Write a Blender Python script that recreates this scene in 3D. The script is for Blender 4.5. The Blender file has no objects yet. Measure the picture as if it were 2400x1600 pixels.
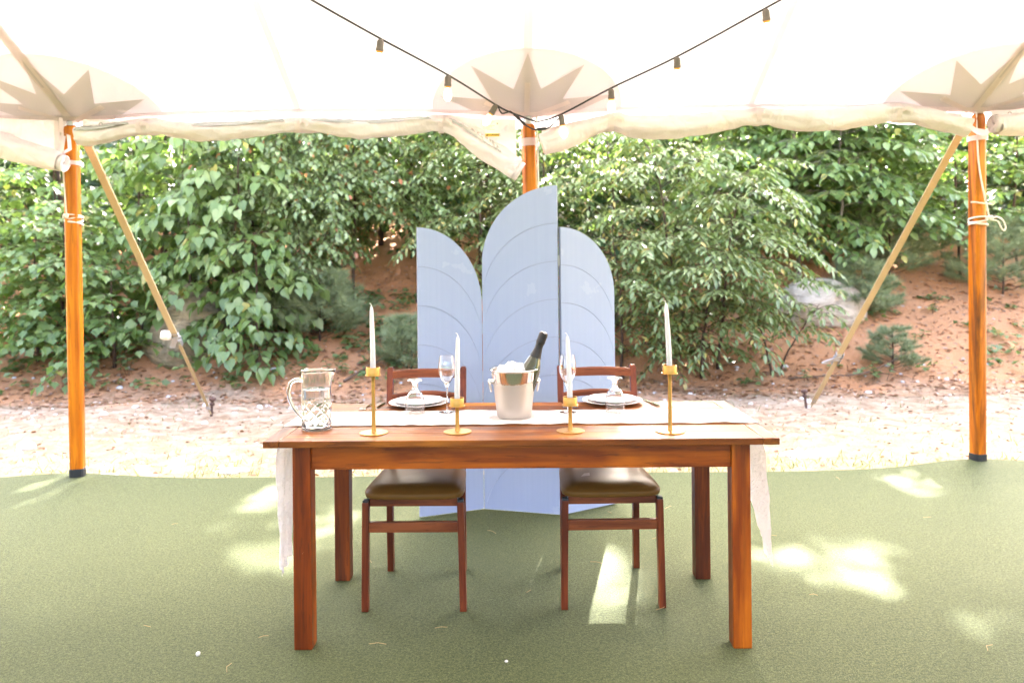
import bpy, bmesh, math, random
import numpy as np
from mathutils import Vector, Matrix, noise as mnoise

random.seed(7)
RNG = np.random.default_rng(11)
SC = bpy.context.scene
R = math.radians
PI = math.pi

# ------------------------------------------------------------------ camera, sky, sun, exposure
cam_d = bpy.data.cameras.new("camera")
cam = bpy.data.objects.new("camera", cam_d)
SC.collection.objects.link(cam)
cam.location = (0, 0, 1.38)
cam.rotation_euler = (R(90), R(0.6), 0)
cam_d.sensor_width = 36
cam_d.lens = 27
cam_d.shift_y = -0.075
cam_d.clip_end = 2000
cam_d.dof.use_dof = True
cam_d.dof.focus_distance = 3.0
cam_d.dof.aperture_fstop = 2.8
SC.camera = cam

SUN_AZ, SUN_EL = R(12), R(38)          # azimuth from +Y towards +X
world = bpy.data.worlds.new("World")
SC.world = world
world.use_nodes = True
wn = world.node_tree
wn.nodes.clear()
sky = wn.nodes.new("ShaderNodeTexSky")
sky.sky_type = 'NISHITA'
sky.sun_disc = False
sky.sun_elevation = SUN_EL
sky.sun_rotation = SUN_AZ
sky.air_density = 0.55
sky.dust_density = 6.0
sky.ozone_density = 0.3
bg = wn.nodes.new("ShaderNodeBackground")
bg.inputs[1].default_value = 0.15
wo = wn.nodes.new("ShaderNodeOutputWorld")
wn.links.new(sky.outputs[0], bg.inputs[0])
wn.links.new(bg.outputs[0], wo.inputs[0])

sun_d = bpy.data.lights.new("sun", 'SUN')
sun_d.energy = 4.0
sun_d.angle = R(0.55)
sun_d.color = (1.0, 0.95, 0.87)
sun = bpy.data.objects.new("sun", sun_d)
SC.collection.objects.link(sun)
SUN_DIR = Vector((math.sin(SUN_AZ) * math.cos(SUN_EL), math.cos(SUN_AZ) * math.cos(SUN_EL), math.sin(SUN_EL)))
sun.rotation_euler = (-SUN_DIR).to_track_quat('-Z', 'Y').to_euler()
sun.location = (6, 20, 20)

vs = SC.view_settings
SC.display_settings.display_device = 'sRGB'
vs.view_transform = 'Standard'
vs.look = 'None'
vs.gamma = 1
vs.use_curve_mapping = False
vs.exposure = 4.62
cy = SC.cycles
cy.use_denoising = True
try:
    cy.denoiser = 'OPENIMAGEDENOISE'
except Exception:
    pass
cy.max_bounces = 10
cy.diffuse_bounces = 3
cy.glossy_bounces = 5
cy.transmission_bounces = 10
cy.transparent_max_bounces = 8
cy.caustics_reflective = False
cy.caustics_refractive = True
cy.blur_glossy = 1.0
cy.sample_clamp_indirect = 8.0

# ------------------------------------------------------------------ node helpers
MATS = {}

class NT:
    def __init__(self, name):
        self.m = bpy.data.materials.new(name)
        self.m.use_nodes = True
        self.t = self.m.node_tree
        self.t.nodes.clear()
        self.out = self.t.nodes.new("ShaderNodeOutputMaterial")
        MATS[name] = self.m

    def n(self, typ, ins=None, **props):
        nd = self.t.nodes.new(typ)
        for k, v in props.items():
            setattr(nd, k, v)
        if ins:
            for k, v in ins.items():
                self.set(nd, k, v)
        return nd

    def set(self, nd, k, v):
        s = nd.inputs[k]
        if isinstance(v, bpy.types.NodeSocket):
            self.t.links.new(v, s)
        elif isinstance(v, bpy.types.Node):
            self.t.links.new(v.outputs[0], s)
        else:
            if hasattr(s, "default_value"):
                if isinstance(v, (tuple, list)) and len(v) == 3 and s.type == 'RGBA':
                    v = (*v, 1)
                s.default_value = v

    def ramp(self, fac, stops, interp='LINEAR'):
        nd = self.n("ShaderNodeValToRGB")
        cr = nd.color_ramp
        cr.interpolation = interp
        while len(cr.elements) < len(stops):
            cr.elements.new(0.5)
        for e, (p, c) in zip(cr.elements, stops):
            e.position = p
            e.color = (*c, 1) if len(c) == 3 else c
        self.set(nd, 0, fac)
        return nd

    def coords(self, which="Object", scale=(1, 1, 1), rot=(0, 0, 0)):
        tc = self.n("ShaderNodeTexCoord")
        mp = self.n("ShaderNodeMapping", {"Scale": scale, "Rotation": rot})
        self.t.links.new(tc.outputs[which], mp.inputs[0])
        return mp.outputs[0]

    def noise(self, vec, scale, detail=4, rough=0.55, dist=0.0, w=None):
        nd = self.n("ShaderNodeTexNoise", noise_dimensions='4D' if w is not None else '3D')
        self.set(nd, "Vector", vec)
        self.set(nd, "Scale", scale)
        self.set(nd, "Detail", detail)
        self.set(nd, "Roughness", rough)
        self.set(nd, "Distortion", dist)
        if w is not None:
            self.set(nd, "W", w)
        return nd.outputs[0]

    def mix(self, fac, a, b, blend='MIX'):
        nd = self.n("ShaderNodeMix", data_type='RGBA', blend_type=blend)
        self.set(nd, 0, fac)
        self.set(nd, 6, a)
        self.set(nd, 7, b)
        return nd.outputs[2]

    def math(self, op, a, b=None, clamp=False):
        nd = self.n("ShaderNodeMath", operation=op, use_clamp=clamp)
        self.set(nd, 0, a)
        if b is not None:
            self.set(nd, 1, b)
        return nd.outputs[0]

    def bump(self, h, strength=0.3, dist=0.002):
        nd = self.n("ShaderNodeBump", {"Strength": strength, "Distance": dist, "Height": h})
        return nd.outputs[0]

    def principled(self, **kw):
        nd = self.n("ShaderNodeBsdfPrincipled")
        for k, v in kw.items():
            self.set(nd, k.replace("_", " "), v)
        return nd

    def finish(self, shader):
        self.t.links.new(shader.outputs[0], self.out.inputs[0])
        return self.m


def wood(name, cols, axis='x', along=1.6, across=34.0, rough=0.32, streak=0.0, coat=0.3, dark=(0.02, 0.008, 0.004), blotch=0.5, spec=0.28):
    t = NT(name)
    sc = {'x': (along, across, across), 'y': (across, along, across), 'z': (across, across, along)}[axis]
    rnd = t.n("ShaderNodeObjectInfo").outputs["Random"]
    w = t.math('MULTIPLY', rnd, 37.0)
    v = t.coords("Object", sc)
    g = t.noise(v, 1.0, 7, 0.62, 0.6, w)
    sc2 = {'x': (1.3, 5, 5), 'y': (5, 1.3, 5), 'z': (5, 5, 1.0)}[axis]
    b = t.noise(t.coords("Object", sc2), 1.6, 3, 0.5, 0.8, w)
    gg = t.math('ADD', t.math('MULTIPLY', g, 1.0 - 0.45 * blotch), t.math('MULTIPLY', b, 0.45 * blotch))
    base = t.ramp(gg, [(0.30, cols[0]), (0.47, cols[1]), (0.62, cols[2])]).outputs[0]
    fine = t.noise(t.coords("Object", tuple(q * 4 for q in sc)), 1.0, 3, 0.7, 0.2, w)
    base = t.mix(t.math('MULTIPLY', t.math('LESS_THAN', fine, 0.40), 0.35), base, dark)
    if streak > 0:
        s2 = {'x': (0.5, 16, 16), 'y': (16, 0.5, 16), 'z': (16, 16, 0.55)}[axis]
        s = t.noise(t.coords("Object", s2), 1.0, 4, 0.6, 0.5, t.math('ADD', w, 9.0))
        sf = t.ramp(s, [(0.49, (0, 0, 0)), (0.62, (1, 1, 1))]).outputs[0]
        base = t.mix(t.math('MULTIPLY', sf, streak), base, dark)
    # worn, lighter scuffs
    sc_n = t.noise(t.coords("Object", (1, 1, 1)), 23.0, 5, 0.75, 0.0, w)
    base = t.mix(t.math('MULTIPLY', t.math('GREATER_THAN', sc_n, 0.71), 0.35), base, (0.42, 0.22, 0.10))
    rr = t.math('ADD', t.math('MULTIPLY', b, 0.25), rough - 0.1)
    p = t.principled(Base_Color=base, Roughness=rr, Specular_IOR_Level=spec, Coat_Weight=coat, Coat_Roughness=0.22, Normal=t.bump(g, 0.22, 0.0015))
    return t.finish(p)


def fabric(name, col, trans=0.4, tcol=None, rough=0.6, spec=0.25, wrinkle=0.0, wscale=14.0, dirt=0.0):
    t = NT(name)
    v = t.coords("Object")
    c = col
    if dirt > 0:
        d = t.noise(v, 5.0, 6, 0.65, 0.6)
        c = t.mix(t.math('MULTIPLY', t.ramp(d, [(0.52, (0, 0, 0)), (0.75, (1, 1, 1))]).outputs[0], dirt), (*col, 1), (col[0] * .72, col[1] * .64, col[2] * .55, 1))
    nrm = None
    kw = dict(Base_Color=c, Roughness=rough, Specular_IOR_Level=spec)
    if wrinkle > 0:
        h = t.noise(v, wscale, 4, 0.5, 1.2)
        nrm = t.bump(h, wrinkle, 0.02)
        kw["Normal"] = nrm
    p = t.principled(**kw)
    tr = t.n("ShaderNodeBsdfTranslucent", {"Color": tcol or col})
    if nrm is not None:
        t.set(tr, "Normal", nrm)
    mx = t.n("ShaderNodeMixShader", {0: trans, 1: p, 2: tr})
    return t.finish(mx)


def simple(name, col, rough=0.5, metal=0.0, spec=0.5, var=0.0, vscale=20.0, bump=0.0, **kw):
    t = NT(name)
    v = t.coords("Object")
    nz = t.noise(v, vscale, 5, 0.6)
    c = t.mix(t.math('MULTIPLY', nz, var), (*col, 1), tuple(q * 0.45 for q in col) + (1,)) if var > 0 else col
    args = dict(Base_Color=c, Roughness=rough, Metallic=metal, Specular_IOR_Level=spec)
    if bump > 0:
        args["Normal"] = t.bump(nz, bump, 0.003)
    args.update(kw)
    return t.finish(t.principled(**args))


def glass(name, col=(1, 1, 1), ior=1.5, rough=0.0):
    t = NT(name)
    v = t.coords("Object")
    nz = t.noise(v, 30.0, 2)
    g = t.n("ShaderNodeBsdfGlass", {"Color": col, "Roughness": rough, "IOR": ior, "Normal": t.bump(nz, 0.02, 0.001)})
    return t.finish(g)


def leaf_mat(name, a, b, c, tr=(0.18, 0.30, 0.04), gloss=0.42, tw=0.42, spec=0.5):
    """a: common green, b: paler green, c: rare yellow; the tint attribute (or the object's random) picks per leaf."""
    t = NT(name)
    at = t.n("ShaderNodeAttribute", attribute_name="tint")
    col = t.ramp(at.outputs["Fac"], [(0.0, tuple(q * 0.75 for q in a)), (0.45, a), (0.90, b), (0.955, b), (0.965, c), (1.0, c)]).outputs[0]
    nz = t.noise(t.coords("Object"), 45.0, 3)
    col = t.mix(t.math('MULTIPLY', nz, 0.35), col, tuple(q * 0.7 for q in a) + (1,))
    p = t.principled(Base_Color=col, Roughness=gloss, Specular_IOR_Level=spec, Normal=t.bump(nz, 0.25, 0.004))
    tl = t.n("ShaderNodeBsdfTranslucent", {"Color": t.mix(0.65, col, (*tr, 1))})
    mx = t.n("ShaderNodeMixShader", {0: tw, 1: p, 2: tl})
    return t.finish(mx)


# ------------------------------------------------------------------ materials
TW = [(0.10, 0.026, 0.006), (0.26, 0.075, 0.013), (0.42, 0.135, 0.022)]
M_top = wood("table_top_wood", [(0.040, 0.010, 0.003), (0.165, 0.046, 0.007), (0.36, 0.125, 0.013)], 'x', 1.2, 15, 0.44, 0.45, 0.0, blotch=1.1, spec=0.2)
M_topend = wood("breadboard_wood", [(0.035, 0.009, 0.003), (0.13, 0.038, 0.007), (0.29, 0.10, 0.014)], 'y', 1.2, 15, 0.44, 0.4, 0.0, blotch=1.0, spec=0.2)
M_apron = wood("apron_wood", [(0.045, 0.006, 0.001), (0.20, 0.036, 0.002), (0.43, 0.105, 0.004)], 'x', 1.3, 15, 0.38, 0.3, 0.0, blotch=1.0)
M_leg = wood("table_leg_wood", [(0.042, 0.006, 0.001), (0.19, 0.034, 0.002), (0.42, 0.105, 0.004)], 'z', 1.2, 19, 0.38, 0.5, 0.0, blotch=0.8)
M_legshade = wood("table_leg_wood_shaded", [(0.025, 0.005, 0.001), (0.095, 0.018, 0.003), (0.22, 0.045, 0.004)], 'z', 1.2, 19, 0.42, 0.5, 0.0)  # rear legs: shade painted in as a darker copy of the leg wood
M_pole = wood("tent_pole_wood", [(0.12, 0.022, 0.001), (0.44, 0.115, 0.003), (0.68, 0.225, 0.006)], 'z', 0.7, 20, 0.36, 0.85, 0.05, dark=(0.075, 0.026, 0.008), blotch=0.5)
M_chair = wood("chair_wood", [(0.040, 0.008, 0.003), (0.125, 0.028, 0.008), (0.22, 0.058, 0.016)], 'x', 2.0, 30, 0.38, 0.0, 0.05)
M_chairz = wood("chair_leg_wood", [(0.030, 0.005, 0.002), (0.100, 0.018, 0.005), (0.18, 0.038, 0.010)], 'z', 2.0, 34, 0.38, 0.0, 0.05)
M_leather = simple("seat_leather", (0.150, 0.070, 0.016), 0.38, 0, 0.14, 0.35, 9, 0.05)
M_patch = simple("seat_patch", (0.32, 0.22, 0.17), 0.6)
M_canvas = fabric("canopy_fabric", (0.72, 0.69, 0.685), 0.26, (0.315, 0.297, 0.292), 0.55)
M_disc = fabric("reinforcement_fabric", (0.87, 0.785, 0.815), 0.46, (0.95, 0.86, 0.88), 0.5, wrinkle=0.12, wscale=7)
M_star = fabric("star_fabric", (0.66, 0.590, 0.61), 0.28, (0.84, 0.74, 0.75), 0.5)
M_web = fabric("webbing", (0.84, 0.745, 0.75), 0.5, (0.90, 0.79, 0.78), 0.6, wrinkle=0.15, wscale=40, dirt=0.35)
M_webpale = fabric("seam_tape", (0.84, 0.79, 0.78), 0.55, (0.94, 0.90, 0.89), 0.6)
M_valance = fabric("valance_fabric", (0.84, 0.81, 0.785), 0.55, (0.88, 0.84, 0.8), 0.5)
M_vinyl = fabric("curtain_vinyl", (0.82, 0.725, 0.755), 0.12, (0.80, 0.69, 0.63), 0.34, 0.45, 0.9, 8.0, dirt=0.5)
M_clear = simple("clear_window_vinyl", (0.50, 0.50, 0.51), 0.16, 0, 0.8, 0.35, 18, 0.5)
M_rope = simple("rope_fibre", (0.74, 0.68, 0.60), 0.8, 0, 0.2, 0.25, 90, 0.4)
M_galv = simple("galvanised_steel", (0.50, 0.50, 0.50), 0.42, 0.85, 0.5, 0.5, 26, 0.15)
M_boot = simple("black_rubber", (0.022, 0.024, 0.027), 0.55, 0, 0.4, 0.3, 30)
M_strap = simple("strap_webbing", (0.50, 0.38, 0.22), 0.62, 0, 0.3, 0.35, 60, 0.3)
M_rust = simple("rusty_iron", (0.13, 0.075, 0.06), 0.7, 0.4, 0.4, 0.6, 50, 0.4)
M_gold = simple("brushed_gold", (0.46, 0.255, 0.075), 0.38, 1.0, 0.5, 0.12, 60)
M_wax = simple("candle_wax", (0.56, 0.545, 0.565), 0.42, 0, 0.35, 0.0, 20, 0.0, Subsurface_Weight=0.25, Subsurface_Radius=(0.02, 0.018, 0.018), Subsurface_Scale=0.3)
M_wick = simple("candle_wick", (0.72, 0.68, 0.63), 0.8)
# steel, polished above and dulled by condensation below the ice line
t = NT("polished_steel")
_v = t.coords("Object")
_s = t.n("ShaderNodeSeparateXYZ", {0: _v})
_n = t.noise(_v, 28.0, 5, 0.6, 0.4)
_f = t.n("ShaderNodeMapRange", {"Value": t.math('ADD', _s.outputs["Z"], t.math('MULTIPLY', t.math('SUBTRACT', _n, 0.5), 0.03)), "From Min": 0.150, "From Max": 0.136})
_n2 = t.noise(_v, 160.0, 3)
M_steel = t.finish(t.principled(Base_Color=t.mix(_f.outputs[0], (0.66, 0.62, 0.58, 1), (0.52, 0.475, 0.44, 1)), Metallic=t.math('SUBTRACT', 1.0, t.math('MULTIPLY', _f.outputs[0], 0.28)),
                               Roughness=t.math('ADD', 0.09, t.math('MULTIPLY', _f.outputs[0], 0.34)), Normal=t.bump(_n2, t.math('MULTIPLY', _f.outputs[0], 0.12), 0.001)))
M_frost = None
M_china = simple("white_china", (0.82, 0.81, 0.80), 0.12, 0, 0.5)
M_cutlery = simple("cutlery_steel", (0.62, 0.60, 0.58), 0.12, 1.0, 0.5)
M_glass = glass("clear_glass")
M_water = glass("water", (1, 1, 1), 1.33)
M_ice = simple("ice", (0.86, 0.87, 0.88), 0.25, 0, 0.5, 0, 20, 0, Transmission_Weight=0.35, IOR=1.31)
M_bottle = simple("dark_green_glass", (0.030, 0.034, 0.012), 0.07, 0, 0.6, 0, 20, 0, Coat_Weight=0.5)
M_foil = simple("black_foil", (0.035, 0.032, 0.033), 0.30, 0.6, 0.5, 0.5, 120, 0.7)
M_runner = fabric("gauze_cloth", (0.80, 0.735, 0.70), 0.25, (0.82, 0.74, 0.70), 0.8, 0.1, 0.7, 42.0)
M_cable = simple("black_cable", (0.016, 0.014, 0.018), 0.5)
M_socket = simple("lamp_socket_rubber", (0.13, 0.105, 0.092), 0.55)
M_brass = simple("lamp_screw_base", (0.80, 0.42, 0.10), 0.3, 1.0)
t = NT("lamp_bulb_glass")
_e = t.n("ShaderNodeEmission", {"Color": (1.0, 0.78, 0.50, 1), "Strength": 0.42})
_g = t.n("ShaderNodeBsdfGlossy", {"Color": (1, 1, 1, 1), "Roughness": 0.05})
_tr = t.n("ShaderNodeBsdfTransparent", {"Color": (1.0, 0.95, 0.86, 1)})
_m1 = t.n("ShaderNodeMixShader", {0: 0.12, 1: _tr, 2: _g})
_m2 = t.n("ShaderNodeMixShader", {0: 0.45, 1: _m1, 2: _e})
M_bulb = t.finish(_m2)
t = NT("lamp_filament")
M_fil = t.finish(t.n("ShaderNodeEmission", {"Color": (1.0, 0.62, 0.22, 1), "Strength": 9.0}))
M_label = simple("warning_label", (0.72, 0.70, 0.69), 0.5)
M_print = simple("label_print", (0.30, 0.29, 0.29), 0.6)
M_yellow = simple("label_yellow", (0.75, 0.50, 0.06), 0.6)
M_bark = simple("bark", (0.085, 0.052, 0.036), 0.85, 0, 0.2, 0.6, 35, 0.7)
M_barkpale = simple("pale_bark", (0.20, 0.17, 0.14), 0.85, 0, 0.2, 0.6, 35, 0.6)
M_twig = simple("dead_twig", (0.16, 0.105, 0.07), 0.9, 0, 0.2, 0.5, 60)
M_pebble = simple("pale_stone", (0.55, 0.52, 0.49), 0.8, 0, 0.3, 0.3, 30, 0.3)

# painted screen: periwinkle paint over faintly vertical brush marks
t = NT("periwinkle_paint")
_v = t.coords("Object", (60, 60, 1.1))
_n = t.noise(_v, 1.0, 4, 0.6)
_n2 = t.noise(t.coords("Object"), 7.0, 4, 0.6)
_c = t.ramp(_n, [(0.32, (0.278, 0.338, 0.515)), (0.68, (0.292, 0.352, 0.530))]).outputs[0]
_c = t.mix(t.math('MULTIPLY', t.math('GREATER_THAN', _n2, 0.66), 0.12), _c, (0.55, 0.58, 0.66, 1))
M_paint = t.finish(t.principled(Base_Color=_c, Roughness=0.42, Specular_IOR_Level=0.4, Normal=t.bump(_n, 0.06, 0.002)))
M_screenedge = simple("screen_core_ply", (0.24, 0.27, 0.36), 0.6, 0, 0.3, 0.3, 30)

# artificial turf
t = NT("artificial_turf")
_o = t.coords("Object")
_f1 = t.noise(t.coords("Object", (1, 0.7, 1)), 230.0, 2, 0.7, 1.2)
_f2 = t.noise(_o, 95.0, 4, 0.7, 0.6)
_f3 = t.noise(_o, 3.1, 7, 0.68, 0.6)
_h = t.math('ADD', t.math('MULTIPLY', _f1, 0.65), t.math('MULTIPLY', _f2, 0.5))
_c = t.ramp(_h, [(0.38, (0.010, 0.014, 0.005)), (0.53, (0.043, 0.054, 0.018)), (0.69, (0.130, 0.145, 0.060))]).outputs[0]
_c = t.mix(t.math('MULTIPLY', _f3, 0.55), _c, (0.056, 0.068, 0.027, 1))
_p = t.principled(Base_Color=_c, Roughness=0.75, Specular_IOR_Level=0.15, Sheen_Weight=0.05, Sheen_Roughness=0.45, Sheen_Tint=(0.75, 0.9, 0.8, 1), Normal=t.bump(_h, 0.85, 0.006))
M_turf = t.finish(_p)

# ground: sand by the tent, dry grass at the turf edge, red pine needles up the bank
t = NT("ground_soil")
_g = t.n("ShaderNodeNewGeometry")
_sx = t.n("ShaderNodeSeparateXYZ")
t.set(_sx, 0, _g.outputs["Position"])
_P = _g.outputs["Position"]
_big = t.noise(_P, 1.1, 5, 0.6, 0.3)
_mid = t.noise(_P, 7.0, 6, 0.65, 0.3)
_fine = t.noise(_P, 60.0, 4, 0.7, 0.3)
_ndl = t.noise(_P, 150.0, 3, 0.7, 2.0)
_sand = t.ramp(_mid, [(0.30, (0.19, 0.125, 0.075)), (0.50, (0.32, 0.235, 0.16)), (0.70, (0.45, 0.365, 0.28))]).outputs[0]
_sand = t.mix(t.math('MULTIPLY', t.math('GREATER_THAN', _fine, 0.58), 0.35), _sand, (0.30, 0.22, 0.15, 1))
_dry = t.ramp(_fine, [(0.35, (0.24, 0.185, 0.085)), (0.65, (0.50, 0.41, 0.24))]).outputs[0]
_need = t.ramp(_ndl, [(0.36, (0.23, 0.075, 0.025)), (0.52, (0.52, 0.215, 0.080)), (0.66, (0.68, 0.40, 0.21))]).outputs[0]
_need = t.mix(t.math('MULTIPLY', _mid, 0.6), _need, (0.54, 0.32, 0.19, 1))
_y = _sx.outputs["Y"]
_yn = t.math('ADD', _y, t.math('MULTIPLY', t.math('SUBTRACT', _big, 0.5), 2.6))
_yn = t.math('ADD', _yn, t.math('MULTIPLY', t.math('SUBTRACT', _mid, 0.5), 1.3))
_toneed = t.n("ShaderNodeMapRange", {"Value": _yn, "From Min": 7.85, "From Max": 8.75})
_todry = t.n("ShaderNodeMapRange", {"Value": _yn, "From Min": 6.7, "From Max": 5.2})
_c = t.mix(t.math('MULTIPLY', _todry.outputs[0], 0.8), _sand, _dry)
_c = t.mix(_toneed.outputs[0], _c, _need)
# unseen ground behind the camera: dark lawn, added to cut bounce light
_lawn = t.ramp(_fine, [(0.35, (0.035, 0.055, 0.015)), (0.65, (0.085, 0.115, 0.035))]).outputs[0]
_tolawn = t.n("ShaderNodeMapRange", {"Value": t.math('ADD', _y, t.math('MULTIPLY', t.math('SUBTRACT', _big, 0.5), 2.0)), "From Min": 2.0, "From Max": 0.0})
_c = t.mix(_tolawn.outputs[0], _c, _lawn)
_hh = t.math('ADD', _ndl, t.math('MULTIPLY', _mid, 1.5))
M_ground = t.finish(t.principled(Base_Color=_c, Roughness=0.9, Specular_IOR_Level=0.15, Normal=t.bump(_hh, 0.6, 0.02)))

# granite boulders with lichen
def rock_mat(name, a, b, moss):
    t = NT(name)
    v = t.coords("Object")
    n1 = t.noise(v, 4.0, 8, 0.65, 0.8)
    n2 = t.noise(t.coords("Object", (1, 1, 5)), 5.0, 6, 0.7, 0.5)
    c = t.ramp(n1, [(0.32, a), (0.60, b)]).outputs[0]
    c = t.mix(t.math('MULTIPLY', t.math('LESS_THAN', n2, 0.42), 0.5), c, tuple(q * 0.5 for q in a) + (1,))
    n3 = t.noise(v, 7.0, 5, 0.6, 0.4)
    c = t.mix(t.math('MULTIPLY', t.ramp(n3, [(0.50, (0, 0, 0)), (0.66, (1, 1, 1))]).outputs[0], moss), c, (0.12, 0.14, 0.06, 1))
    h = t.math('ADD', n1, n2)
    return t.finish(t.principled(Base_Color=c, Roughness=0.88, Specular_IOR_Level=0.2, Normal=t.bump(h, 0.8, 0.05)))
M_rockpale = rock_mat("pale_granite", (0.36, 0.29, 0.215), (0.58, 0.49, 0.385), 0.08)
M_rockmoss = rock_mat("mossy_granite", (0.22, 0.175, 0.11), (0.42, 0.34, 0.22), 0.5)

L_broad = leaf_mat("broad_leaf", (0.170, 0.255, 0.070), (0.310, 0.385, 0.150), (0.45, 0.36, 0.08), gloss=0.36, spec=0.7)
L_maple = leaf_mat("maple_leaf", (0.160, 0.250, 0.065), (0.290, 0.375, 0.130), (0.42, 0.34, 0.08), spec=0.7)
L_fine = leaf_mat("cherry_leaf", (0.180, 0.250, 0.085), (0.340, 0.400, 0.180), (0.50, 0.13, 0.04), gloss=0.33, spec=0.8)
L_elm = leaf_mat("elm_leaf", (0.200, 0.265, 0.085), (0.370, 0.425, 0.190), (0.52, 0.38, 0.10), gloss=0.33, spec=0.8)
L_beech = leaf_mat("beech_leaf", (0.160, 0.250, 0.070), (0.300, 0.380, 0.140), (0.42, 0.36, 0.08), gloss=0.34, spec=0.8)
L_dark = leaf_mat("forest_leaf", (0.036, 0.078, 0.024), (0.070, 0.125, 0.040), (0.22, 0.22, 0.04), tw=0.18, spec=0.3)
L_pine = leaf_mat("pine_needle", (0.230, 0.280, 0.125), (0.360, 0.410, 0.210), (0.18, 0.20, 0.12), tr=(0.1, 0.17, 0.07), tw=0.2)
L_seed = leaf_mat("seedling_leaf", (0.144, 0.216, 0.072), (0.252, 0.312, 0.120), (0.45, 0.38, 0.10), spec=0.7)
L_grass = leaf_mat("grass_blade", (0.15, 0.16, 0.06), (0.30, 0.27, 0.12), (0.40, 0.33, 0.18))
L_litter = leaf_mat("dead_leaf", (0.26, 0.115, 0.05), (0.42, 0.27, 0.17), (0.62, 0.54, 0.45), tr=(0.3, 0.15, 0.05), tw=0.15)

# ------------------------------------------------------------------ mesh helpers
COL = SC.collection


def mk_obj(name, me, parent=None, mat=None):
    if mat is not None and not me.materials:
        me.materials.append(mat)
    o = bpy.data.objects.new(name, me)
    COL.objects.link(o)
    if parent is not None:
        o.parent = parent
    return o


def tag(o, label=None, cat=None, group=None, kind=None):
    if label: o["label"] = label
    if cat: o["category"] = cat
    if group: o["group"] = group
    if kind: o["kind"] = kind
    return o


def thing(name, label, cat, loc=(0, 0, 0), rz=0.0, group=None):
    o = bpy.data.objects.new(name, None)
    o.empty_display_size = 0.05
    COL.objects.link(o)
    o.location = loc
    o.rotation_euler = (0, 0, rz)
    return tag(o, label, cat, group)


def np_mesh(name, V, faces_idx, loop_starts, tint=None, smooth=False):
    me = bpy.data.meshes.new(name)
    V = np.ascontiguousarray(V, dtype=np.float32)
    me.vertices.add(len(V))
    me.vertices.foreach_set("co", V.ravel())
    me.loops.add(len(faces_idx))
    me.loops.foreach_set("vertex_index", np.ascontiguousarray(faces_idx, dtype=np.int32))
    me.polygons.add(len(loop_starts))
    me.polygons.foreach_set("loop_start", np.ascontiguousarray(loop_starts, dtype=np.int32))
    if smooth:
        me.polygons.foreach_set("use_smooth", np.ones(len(loop_starts), dtype=bool))
    me.update(calc_edges=True)
    if tint is not None:
        a = me.attributes.new("tint", 'FLOAT', 'POINT')
        a.data.foreach_set("value", np.ascontiguousarray(tint, dtype=np.float32))
    return me


def support(prof, e=0.0004):
    """extra rings beside sharp corners of a lathe profile, so smooth shading stays crisp there"""
    out = [prof[0]]
    for i in range(1, len(prof) - 1):
        a, b, c = Vector(prof[i - 1]), Vector(prof[i]), Vector(prof[i + 1])
        u, v = b - a, c - b
        if u.length > 3 * e and v.length > 1e-7 and u.angle(v, 0) > 0.6:
            out.append(tuple(b - u.normalized() * e))
        out.append(prof[i])
        if v.length > 3 * e and u.length > 1e-7 and u.angle(v, 0) > 0.6:
            out.append(tuple(b + v.normalized() * e))
    out.append(prof[-1])
    return out


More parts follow.
